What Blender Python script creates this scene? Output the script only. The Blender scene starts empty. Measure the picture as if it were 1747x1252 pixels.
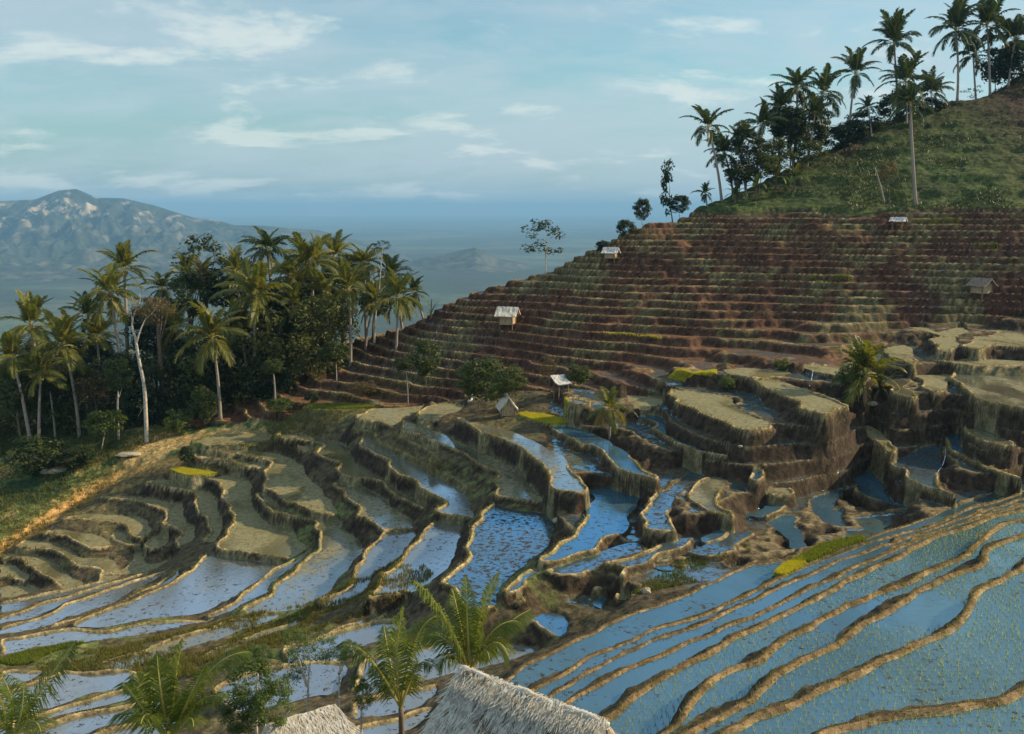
import bpy, math, random
import numpy as np
from mathutils import Vector, Matrix

rng = np.random.default_rng(7)
random.seed(7)
SC = bpy.context.scene
COL = SC.collection

# ------------------------------------------------------------------ camera
F = 1600.0
CZ = 40.0
PITCH = math.atan(271.0 / F)
cp, sp = math.cos(PITCH), math.sin(PITCH)
cam_d = bpy.data.cameras.new('camera')
cam = bpy.data.objects.new('camera', cam_d)
COL.objects.link(cam)
cam.location = (0, 0, CZ)
cam.rotation_euler = (math.pi / 2 - PITCH, 0, 0)
cam_d.sensor_width = 36.0
cam_d.lens = F / 1747.0 * 36.0
cam_d.clip_start = 0.5
cam_d.clip_end = 60000
SC.camera = cam

# ------------------------------------------------------------------ light
SUN = Vector((0.90, 0.20, 0.47)).normalized()
SUN_EL = math.asin(SUN.z)
SUN_AZ = math.atan2(SUN.x, SUN.y)
world = bpy.data.worlds.new('World')
SC.world = world
world.use_nodes = True
wt = world.node_tree
wt.nodes.clear()


class NT:
    """tiny node helper"""
    def __init__(s, tree):
        s.t = tree

    def n(s, typ, inputs=None, **props):
        nd = s.t.nodes.new(typ)
        for k, v in props.items():
            setattr(nd, k, v)
        for k, v in (inputs or {}).items():
            sock = nd.inputs[k]
            if isinstance(v, bpy.types.NodeSocket):
                s.t.links.new(v, sock)
            else:
                sock.default_value = v
        return nd

    def math(s, op, a, b=0.0, c=None, clamp=False):
        i = {0: a, 1: b}
        if c is not None:
            i[2] = c
        return s.n('ShaderNodeMath', i, operation=op, use_clamp=clamp).outputs[0]

    def mix(s, f, a, b, blend='MIX'):
        nd = s.t.nodes.new('ShaderNodeMix')
        nd.data_type = 'RGBA'
        nd.blend_type = blend
        for k, v in ((0, f), (6, a), (7, b)):
            if isinstance(v, bpy.types.NodeSocket):
                s.t.links.new(v, nd.inputs[k])
            else:
                nd.inputs[k].default_value = v if k == 0 else (tuple(v) + (1,))[:4]
        return nd.outputs[2]

    def noise(s, vec, scale, detail=4, rough=0.55, dist=0.0):
        i = {'Scale': scale, 'Detail': detail, 'Roughness': rough, 'Distortion': dist}
        if vec is not None:
            i['Vector'] = vec
        return s.n('ShaderNodeTexNoise', i).outputs[0]

    def ramp(s, f, a, b, c=0.0, d=1.0):
        return s.n('ShaderNodeMapRange', {0: f, 1: a, 2: b, 3: c, 4: d}, interpolation_type='SMOOTHSTEP').outputs[0]


w = NT(wt)
tc = w.n('ShaderNodeTexCoord')
sky = w.n('ShaderNodeTexSky', sky_type='NISHITA', sun_disc=False, sun_elevation=SUN_EL,
          sun_rotation=SUN_AZ, altitude=200, air_density=1.3, dust_density=0.6, ozone_density=2.0)
sep = w.n('ShaderNodeSeparateXYZ', {0: tc.outputs['Generated']})
zz = w.math('MAXIMUM', sep.outputs[2], 0.0)
den = w.math('ADD', zz, 0.24)
cx = w.math('DIVIDE', sep.outputs[0], den)
cy = w.math('DIVIDE', sep.outputs[1], den)
cvec = w.n('ShaderNodeCombineXYZ', {0: w.math('MULTIPLY', cx, 0.55), 1: cy, 2: 0.3}).outputs[0]
n1 = w.noise(cvec, 1.5, 7, 0.58, 0.25)
cl1 = w.ramp(n1, 0.34, 0.66)
cvec2 = w.n('ShaderNodeCombineXYZ', {0: cx, 1: w.math('MULTIPLY', cy, 1.3), 2: 4.7}).outputs[0]
n2 = w.noise(cvec2, 2.1, 8, 0.6, 0.2)
cl2 = w.ramp(n2, 0.52, 0.64)
base = w.mix(1.0, sky.outputs[0], (0.80, 1.08, 1.08), 'MULTIPLY')
# thin grey-lilac cloud sheet and brighter white puffs
hzn = w.math('POWER', w.math('SUBTRACT', 1.0, zz), 9.0)
base = w.mix(w.math('MULTIPLY', hzn, 0.75), base, (2.3, 3.9, 5.4))
n4 = w.noise(cvec, 4.5, 6, 0.62, 0.5)
base = w.mix(w.math('MULTIPLY', w.ramp(n4, 0.35, 0.7), 0.45), base, (5.0, 5.9, 6.4))
lil = w.mix(w.math('MULTIPLY', cl1, 0.7), base, (4.5, 5.5, 6.1))
wht = w.mix(w.math('MULTIPLY', cl2, 0.5), lil, (7.8, 8.1, 7.5))
bg = w.n('ShaderNodeBackground', {'Color': wht, 'Strength': 0.108})
out = w.n('ShaderNodeOutputWorld')
wt.links.new(bg.outputs[0], out.inputs[0])

sun_d = bpy.data.lights.new('sun', 'SUN')
sun_d.energy = 5.0
sun_d.angle = math.radians(0.5)
sun_d.color = (1.0, 0.82, 0.54)
sun = bpy.data.objects.new('sun', sun_d)
COL.objects.link(sun)
sun.location = (60, 20, 120)
sun.rotation_euler = (-SUN).to_track_quat('-Z', 'Y').to_euler()

vs = SC.view_settings
vs.view_transform = 'Standard'
vs.look = 'None'
vs.gamma = 1
vs.use_curve_mapping = False
vs.exposure = 0.13
SC.cycles.volume_bounces = 0
SC.cycles.max_bounces = 6
SC.cycles.transparent_max_bounces = 6


# ------------------------------------------------------------------ helpers
def unproj(px, py, z=None, d=None):
    dx = (px - 873.5) / F
    dy = (626.0 - py) / F
    rx, ry, rz = dx, cp + dy * sp, -sp + dy * cp
    t = (z - CZ) / rz if d is None else d / ry
    return (rx * t, ry * t, CZ + rz * t)


def hashn(ix, iy, s):
    h = (ix.astype(np.int64) * 374761393 + iy.astype(np.int64) * 668265263 + s * 974634777) & 0x7fffffff
    h = ((h ^ (h >> 13)) * 1274126177) & 0x7fffffff
    return ((h ^ (h >> 16)) & 0xffff) / 65535.0


def vnoise(x, y, s=0):
    x = np.asarray(x, float); y = np.asarray(y, float)
    ix, iy = np.floor(x), np.floor(y)
    fx, fy = x - ix, y - iy
    fx = fx * fx * (3 - 2 * fx); fy = fy * fy * (3 - 2 * fy)
    a = hashn(ix, iy, s); b = hashn(ix + 1, iy, s)
    c = hashn(ix, iy + 1, s); d = hashn(ix + 1, iy + 1, s)
    return (a + (b - a) * fx) * (1 - fy) + (c + (d - c) * fx) * fy - 0.5


def fbm(x, y, s=0, o=4):
    r = 0; a = 1.0
    for k in range(o):
        r = r + a * vnoise(x * 2 ** k + 17.3 * k, y * 2 ** k - 9.1 * k, s + k)
        a *= 0.5
    return r


def sstep(x, a, b):
    t = np.clip((x - a) / (b - a), 0, 1)
    return t * t * (3 - 2 * t)


def mesh_obj(name, v, f, mats, parent=None, smooth=False, mi=None, col=None, link=True):
    """v Nx3 array, f list/array of faces (all tri or all quad arrays, or list)"""
    me = bpy.data.meshes.new(name)
    v = np.asarray(v, np.float32)
    if isinstance(f, np.ndarray):
        k = f.shape[1]; nf = len(f)
        me.vertices.add(len(v)); me.vertices.foreach_set('co', v.ravel())
        me.loops.add(nf * k); me.loops.foreach_set('vertex_index', f.astype(np.int32).ravel())
        me.polygons.add(nf)
        me.polygons.foreach_set('loop_start', np.arange(0, nf * k, k, dtype=np.int32))
        me.update(calc_edges=True)
    else:
        me.from_pydata([tuple(p) for p in v], [], f)
        me.update()
    for m in (mats if isinstance(mats, (list, tuple)) else [mats]):
        me.materials.append(m)
    if mi is not None:
        me.polygons.foreach_set('material_index', np.asarray(mi, np.int32))
    me.polygons.foreach_set('use_smooth', np.full(len(me.polygons), smooth, bool))
    if col is not None:
        ca = me.color_attributes.new('Col', 'FLOAT_COLOR', 'POINT')
        c4 = np.ones((len(v), 4), np.float32); c4[:, :3] = col[:, :3]
        if col.shape[1] == 4:
            c4[:, 3] = col[:, 3]
        ca.data.foreach_set('color', c4.ravel())
    o = bpy.data.objects.new(name, me)
    if link:
        COL.objects.link(o)
    if parent is not None:
        o.parent = parent
    return o


def tag(o, label=None, cat=None, group=None, kind=None):
    if label: o['label'] = label
    if cat: o['category'] = cat
    if group: o['group'] = group
    if kind: o['kind'] = kind
    return o


def thing(name, label, cat, loc=(0, 0, 0), rz=0.0, group=None):
    o = bpy.data.objects.new(name, None)
    COL.objects.link(o)
    o.location = loc
    o.rotation_euler = (0, 0, rz)
    return tag(o, label, cat, group)


def child(name, data, parent, loc=(0, 0, 0), rot=(0, 0, 0), sc=1.0):
    o = bpy.data.objects.new(name, data)
    COL.objects.link(o)
    o.parent = parent
    o.location = loc
    o.rotation_euler = rot
    o.scale = (sc, sc, sc) if not isinstance(sc, tuple) else sc
    return o


class MB:
    def __init__(s):
        s.v = []; s.f = []; s.m = []; s.k = 0

    def add(s, v, f, mi=0):
        v = np.asarray(v, float); b = s.k
        s.v.append(v); s.k += len(v)
        s.f += [tuple(int(i) + b for i in q) for q in f]
        s.m += [mi] * len(f)
        return s

    def tube(s, pts, rad, n=7, mi=0, cap=True):
        pts = np.asarray(pts, float)
        m = len(pts)
        if np.isscalar(rad): rad = [rad] * m
        tg = np.gradient(pts, axis=0)
        tg /= np.linalg.norm(tg, axis=1)[:, None] + 1e-9
        up = np.array([0, 0, 1.0]) if abs(tg[0][2]) < 0.9 else np.array([1.0, 0, 0])
        V = []
        for i in range(m):
            a = np.cross(tg[i], up); a /= np.linalg.norm(a) + 1e-9
            b = np.cross(a, tg[i])
            for k in range(n):
                t = 2 * math.pi * k / n
                V.append(pts[i] + rad[i] * (math.cos(t) * a + math.sin(t) * b))
        Fc = [(i * n + k, i * n + (k + 1) % n, (i + 1) * n + (k + 1) % n, (i + 1) * n + k)
              for i in range(m - 1) for k in range(n)]
        if cap:
            Fc += [tuple(range(n))[::-1], tuple((m - 1) * n + k for k in range(n))]
        return s.add(V, Fc, mi)

    def box(s, c, sz, rz=0.0, mi=0):
        x, y, z = [q / 2 for q in sz]
        V = np.array([(a, b, d) for a in (-x, x) for b in (-y, y) for d in (-z, z)])
        ca, sa = math.cos(rz), math.sin(rz)
        V = np.stack([V[:, 0] * ca - V[:, 1] * sa, V[:, 0] * sa + V[:, 1] * ca, V[:, 2]], 1) + np.array(c)
        return s.add(V, [(0, 1, 3, 2), (4, 6, 7, 5), (0, 4, 5, 1), (2, 3, 7, 6), (0, 2, 6, 4), (1, 5, 7, 3)], mi)

    def obj(s, name, mats, parent=None, smooth=False, link=True):
        return mesh_obj(name, np.concatenate(s.v), s.f, mats, parent, smooth, s.m, link=link)


# ------------------------------------------------------------------ materials
def new_mat(name):
    m = bpy.data.materials.new(name)
    m.use_nodes = True
    m.node_tree.nodes.clear()
    return m, NT(m.node_tree)


def finish(m, t, sh):
    o = t.n('ShaderNodeOutputMaterial')
    m.node_tree.links.new(sh, o.inputs[0])
    return m


def simple(name, c1, c2, scale=4.0, rough=0.85, bump=0.3, bdist=0.05, stretch=None, spec=0.25):
    m, t = new_mat(name)
    co = t.n('ShaderNodeTexCoord').outputs['Object']
    if stretch:
        co = t.n('ShaderNodeMapping', {'Vector': co, 'Scale': stretch}).outputs[0]
    n = t.noise(co, scale, 6, 0.65)
    f = t.ramp(n, 0.32, 0.68)
    c = t.mix(f, c1, c2)
    b = t.n('ShaderNodeBump', {'Strength': bump, 'Distance': bdist, 'Height': n}).outputs[0]
    s = t.n('ShaderNodeBsdfPrincipled', {'Base Color': c, 'Roughness': rough, 'Normal': b, 'Specular IOR Level': spec})
    return finish(m, t, s.outputs[0])


def leafmat(name, c1, c2, trans=0.35, rough=0.45, tcol=None):
    m, t = new_mat(name)
    oi = t.n('ShaderNodeObjectInfo')
    geo = t.n('ShaderNodeNewGeometry')
    n = t.noise(geo.outputs['Position'], 1.1, 3, 0.6)
    r = t.math('ADD', t.math('MULTIPLY', oi.outputs['Random'], 0.55), t.math('MULTIPLY', t.ramp(n, 0.3, 0.7), 0.45))
    ri = t.math('ADD', t.math('MULTIPLY', geo.outputs['Random Per Island'], 0.45), t.math('MULTIPLY', r, 0.6), clamp=True)
    c = t.mix(ri, c1, c2)
    p = t.n('ShaderNodeBsdfPrincipled', {'Base Color': c, 'Roughness': rough, 'Specular IOR Level': 0.3})
    tcl = t.mix(1.0, c, tcol or (1.5, 1.4, 0.5), 'MULTIPLY')
    tr = t.n('ShaderNodeBsdfTranslucent', {'Color': tcl})
    mx = t.n('ShaderNodeMixShader', {0: trans, 1: p.outputs[0], 2: tr.outputs[0]})
    return finish(m, t, mx.outputs[0])


def terrain_mat(name, sc=1.0, bumpd=0.12):
    m, t = new_mat(name)
    vc = t.n('ShaderNodeVertexColor', layer_name='Col')
    geo = t.n('ShaderNodeNewGeometry')
    pos = geo.outputs['Position']
    n = t.noise(pos, 2.2 * sc, 8, 0.7)
    n2 = t.noise(pos, 9.0 * sc, 4, 0.7)
    st = t.n('ShaderNodeMapping', {'Vector': pos, 'Scale': (1.0, 1.0, 0.5)}).outputs[0]
    n3 = t.noise(st, 3.5 * sc, 4, 0.7)
    f = t.math('MULTIPLY', t.ramp(n, 0.3, 0.72, 0.55, 1.5), t.ramp(n3, 0.3, 0.7, 0.6, 1.45))
    c = t.mix(1.0, vc.outputs[0], t.n('ShaderNodeCombineColor', {0: f, 1: f, 2: f}).outputs[0], 'MULTIPLY')
    grass = t.ramp(n2, 0.58, 0.70, 0.0, 0.22)
    c = t.mix(grass, c, t.mix(0.45, c, (0.12, 0.14, 0.035)))
    h = t.math('ADD', n, t.math('MULTIPLY', n2, 0.5))
    b = t.n('ShaderNodeBump', {'Strength': 0.75, 'Distance': bumpd, 'Height': h}).outputs[0]
    s = t.n('ShaderNodeBsdfPrincipled', {'Base Color': c, 'Roughness': 0.95, 'Normal': b, 'Specular IOR Level': 0.2})
    gl = t.n('ShaderNodeBsdfGlossy', {'Color': (0.40, 0.70, 0.95, 1), 'Roughness': 0.12})
    un = t.n('ShaderNodeBsdfDiffuse', {'Color': (0.09, 0.16, 0.20, 1)})
    wsh = t.n('ShaderNodeMixShader', {0: 0.62, 1: un.outputs[0], 2: gl.outputs[0]})
    wf = t.math('MULTIPLY', vc.outputs['Alpha'], t.ramp(n, 0.44, 0.52))
    o_ = t.n('ShaderNodeMixShader', {0: wf, 1: s.outputs[0], 2: wsh.outputs[0]})
    return finish(m, t, o_.outputs[0])


def water_mat(name, mud, mudamt, clod=0.5, mirror=0.5, tint=(0.8, 0.9, 1.0), rough=0.06, clods=(0.035, 0.025, 0.018)):
    """flooded paddy: reflecting film over mud, with drier patches and clods"""
    m, t = new_mat(name)
    pos = t.n('ShaderNodeNewGeometry').outputs['Position']
    st = t.n('ShaderNodeMapping', {'Vector': pos, 'Rotation': (0, 0, 0.5), 'Scale': (1.0, 0.45, 1)}).outputs[0]
    big = t.noise(st, 0.35, 3, 0.5, 0.4)
    fine = t.noise(pos, 3.2, 5, 0.75)
    amt = t.ramp(t.math('ADD', big, t.math('MULTIPLY', t.math('SUBTRACT', fine, 0.5), 0.30)),
                 0.70 - mudamt * 0.6, 0.90 - mudamt * 0.6)
    cl = t.math('MULTIPLY', t.ramp(t.noise(pos, 3.4, 4, 0.8), 0.50 if clod > 1 else 0.56, 0.56 if clod > 1 else 0.63), t.ramp(big, 0.54 - clod * 0.3, 0.6 - clod * 0.3))
    mc = t.mix(t.ramp(fine, 0.3, 0.7), [q * 0.72 for q in mud], [q * 1.25 for q in mud])
    dif = t.n('ShaderNodeBsdfPrincipled', {'Base Color': mc, 'Roughness': 0.75, 'Specular IOR Level': 0.3})
    rip = t.n('ShaderNodeBump', {'Strength': 0.22, 'Distance': 0.03, 'Height': t.noise(pos, 4.0, 4, 0.6)}).outputs[0]
    gl = t.n('ShaderNodeBsdfGlossy', {'Color': tint + (1,), 'Roughness': rough, 'Normal': rip})
    under = t.n('ShaderNodeBsdfDiffuse', {'Color': tuple(q * 0.75 for q in mud) + (1,)})
    fr = t.n('ShaderNodeLayerWeight', {'Blend': 0.5}).outputs['Facing']
    ruf = t.ramp(t.noise(st, 0.22, 4, 0.6, 0.8), 0.35, 0.65, 0.62, 1.15)
    ff = t.math('MULTIPLY', t.math('MULTIPLY', t.ramp(fr, 0.1, 0.85, 0.35, 1.0), mirror), ruf, clamp=True)
    wsh = t.n('ShaderNodeMixShader', {0: ff, 1: under.outputs[0], 2: gl.outputs[0]})
    s1 = t.n('ShaderNodeMixShader', {0: t.math('MULTIPLY', amt, 0.88), 1: wsh.outputs[0], 2: dif.outputs[0]})
    cd = t.n('ShaderNodeBsdfPrincipled', {'Base Color': clods + (1,), 'Roughness': 0.9})
    s2 = t.n('ShaderNodeMixShader', {0: cl, 1: s1.outputs[0], 2: cd.outputs[0]})
    return finish(m, t, s2.outputs[0])


M = {}
M['terrain'] = terrain_mat('earth and turf')
M['far'] = terrain_mat('hillside earth', 0.6, 0.12)
MUD = (0.17, 0.155, 0.075)
M['olive'] = water_mat('olive mud film', (0.27, 0.235, 0.115), 0.62, 0.30, 0.45, (0.8, 0.85, 0.85))
M['mix'] = water_mat('half flooded mud', (0.25, 0.22, 0.12), 0.36, 0.45, 0.70, (0.7, 0.85, 1.0))
M['lilac'] = water_mat('milky flood water', (0.22, 0.22, 0.19), 0.22, 0.36, 0.72, (0.76, 0.86, 1.0), 0.1)
M['blue'] = water_mat('clear flood water', (0.10, 0.20, 0.28), 0.12, 0.6, 0.70, (0.28, 0.60, 0.92), 0.08)  # under colour carries the blue of the reflected sky
M['clod'] = water_mat('cloddy flood water', (0.12, 0.19, 0.24), 0.10, 1.1, 0.76, (0.34, 0.64, 0.92), 0.08)
M['near'] = water_mat('planted flood water', (0.09, 0.15, 0.16), 0.16, 0.16, 0.62, (0.36, 0.60, 0.76), 0.08)
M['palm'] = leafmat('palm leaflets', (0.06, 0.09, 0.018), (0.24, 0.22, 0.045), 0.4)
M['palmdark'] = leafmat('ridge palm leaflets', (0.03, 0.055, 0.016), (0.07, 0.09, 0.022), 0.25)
M['palmdry'] = leafmat('dry palm leaflets', (0.22, 0.13, 0.04), (0.30, 0.19, 0.06), 0.3, tcol=(1.2, 1.0, 0.6))
M['palmnear'] = leafmat('young palm leaflets', (0.06, 0.10, 0.02), (0.19, 0.22, 0.04), 0.45)
M['rachis'] = simple('frond stalk', (0.32, 0.27, 0.06), (0.42, 0.33, 0.09), 5, 0.5, 0.1)
M['trunk'] = simple('pale palm bark', (0.24, 0.19, 0.15), (0.42, 0.35, 0.29), 5, 0.9, 0.6, 0.04, (1, 1, 3.5))
M['bark'] = simple('brown bark', (0.13, 0.09, 0.06), (0.22, 0.16, 0.11), 5, 0.9, 0.6, 0.04)
M['whitebark'] = simple('white bark', (0.30, 0.25, 0.20), (0.66, 0.58, 0.48), 6, 0.85, 0.4, 0.03)
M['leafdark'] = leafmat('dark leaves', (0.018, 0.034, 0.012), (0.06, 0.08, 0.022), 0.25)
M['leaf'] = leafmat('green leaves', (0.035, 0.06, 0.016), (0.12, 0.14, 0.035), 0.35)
M['leaflight'] = leafmat('light leaves', (0.06, 0.10, 0.02), (0.15, 0.19, 0.045), 0.35)
M['leafbrown'] = leafmat('russet leaves', (0.10, 0.065, 0.025), (0.17, 0.13, 0.045), 0.3, tcol=(1.2, 1.0, 0.6))
M['grass'] = leafmat('grass blades', (0.09, 0.10, 0.025), (0.24, 0.20, 0.06), 0.35)
M['drygrass'] = leafmat('dry grass blades', (0.20, 0.15, 0.05), (0.34, 0.27, 0.09), 0.3, tcol=(1.1, 1.0, 0.6))
M['seed'] = leafmat('bright seedlings', (0.36, 0.36, 0.04), (0.66, 0.58, 0.07), 0.4)
M['leafmixed'] = leafmat('mixed undergrowth leaves', (0.03, 0.046, 0.015), (0.18, 0.18, 0.045), 0.35)
M['seedgreen'] = leafmat('green seedlings', (0.13, 0.17, 0.03), (0.24, 0.27, 0.05), 0.4)
M['rice'] = leafmat('rice shoots', (0.22, 0.27, 0.11), (0.44, 0.47, 0.26), 0.4)
M['thatch'] = simple('weathered thatch', (0.46, 0.41, 0.33), (0.88, 0.83, 0.74), 5, 0.95, 0.8, 0.08, (1, 1, 1))
M['thatchunder'] = simple('gap shade thatch', (0.10, 0.075, 0.055), (0.30, 0.24, 0.18), 7, 0.95, 0.8, 0.06)  # under layer: shade between the straws put into its colour
M['thatchpale'] = simple('pale thatch', (0.50, 0.42, 0.31), (0.74, 0.68, 0.58), 6, 0.95, 0.7, 0.05)
M['thatchbrown'] = simple('brown thatch', (0.16, 0.11, 0.08), (0.34, 0.26, 0.20), 7, 0.95, 0.7, 0.05)
M['white'] = simple('sun bleached roof', (0.38, 0.34, 0.29), (0.78, 0.75, 0.70), 7, 0.8, 0.2)
M['wood'] = simple('hut timber', (0.16, 0.10, 0.06), (0.30, 0.21, 0.13), 6, 0.85, 0.4, 0.03, (1, 1, 0.3))
M['bamboo'] = simple('woven bamboo', (0.36, 0.25, 0.13), (0.55, 0.41, 0.24), 9, 0.8, 0.4, 0.03, (1, 1, 0.4))
M['stone'] = simple('pale rock', (0.30, 0.24, 0.16), (0.55, 0.47, 0.34), 3, 0.9, 0.6, 0.08)
M['spill'] = simple('falling water', (0.30, 0.40, 0.45), (0.7, 0.78, 0.82), 8, 0.2, 0.3, 0.03, spec=0.6)
M['feather'] = simple('white feathers', (0.78, 0.78, 0.76), (0.85, 0.85, 0.83), 5, 0.7, 0.1)
M['dark'] = simple('dark beak and legs', (0.03, 0.025, 0.02), (0.06, 0.05, 0.04), 5, 0.5, 0.1)

# ------------------------------------------------------------------ traced fields
TILE = {'1': (0, 740, .2003), '2': (300, 680, .2003), '3': (300, 880, .2003), '4': (600, 680, .2003),
        '5': (600, 860, .2003), '6': (900, 640, .2003), '7': (900, 850, .2003), '8': (1200, 600, .2003),
        '9': (1200, 790, .2003), 'a': (1450, 500, .17), 'b': (1450, 700, .17), 'r': (0, 680, .3434),
        'c': (1100, 800, .3704), 'd': (600, 960, .3721), 'p': (0, 0, 1.0), 'q': (0, 900, .3434)}
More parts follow.
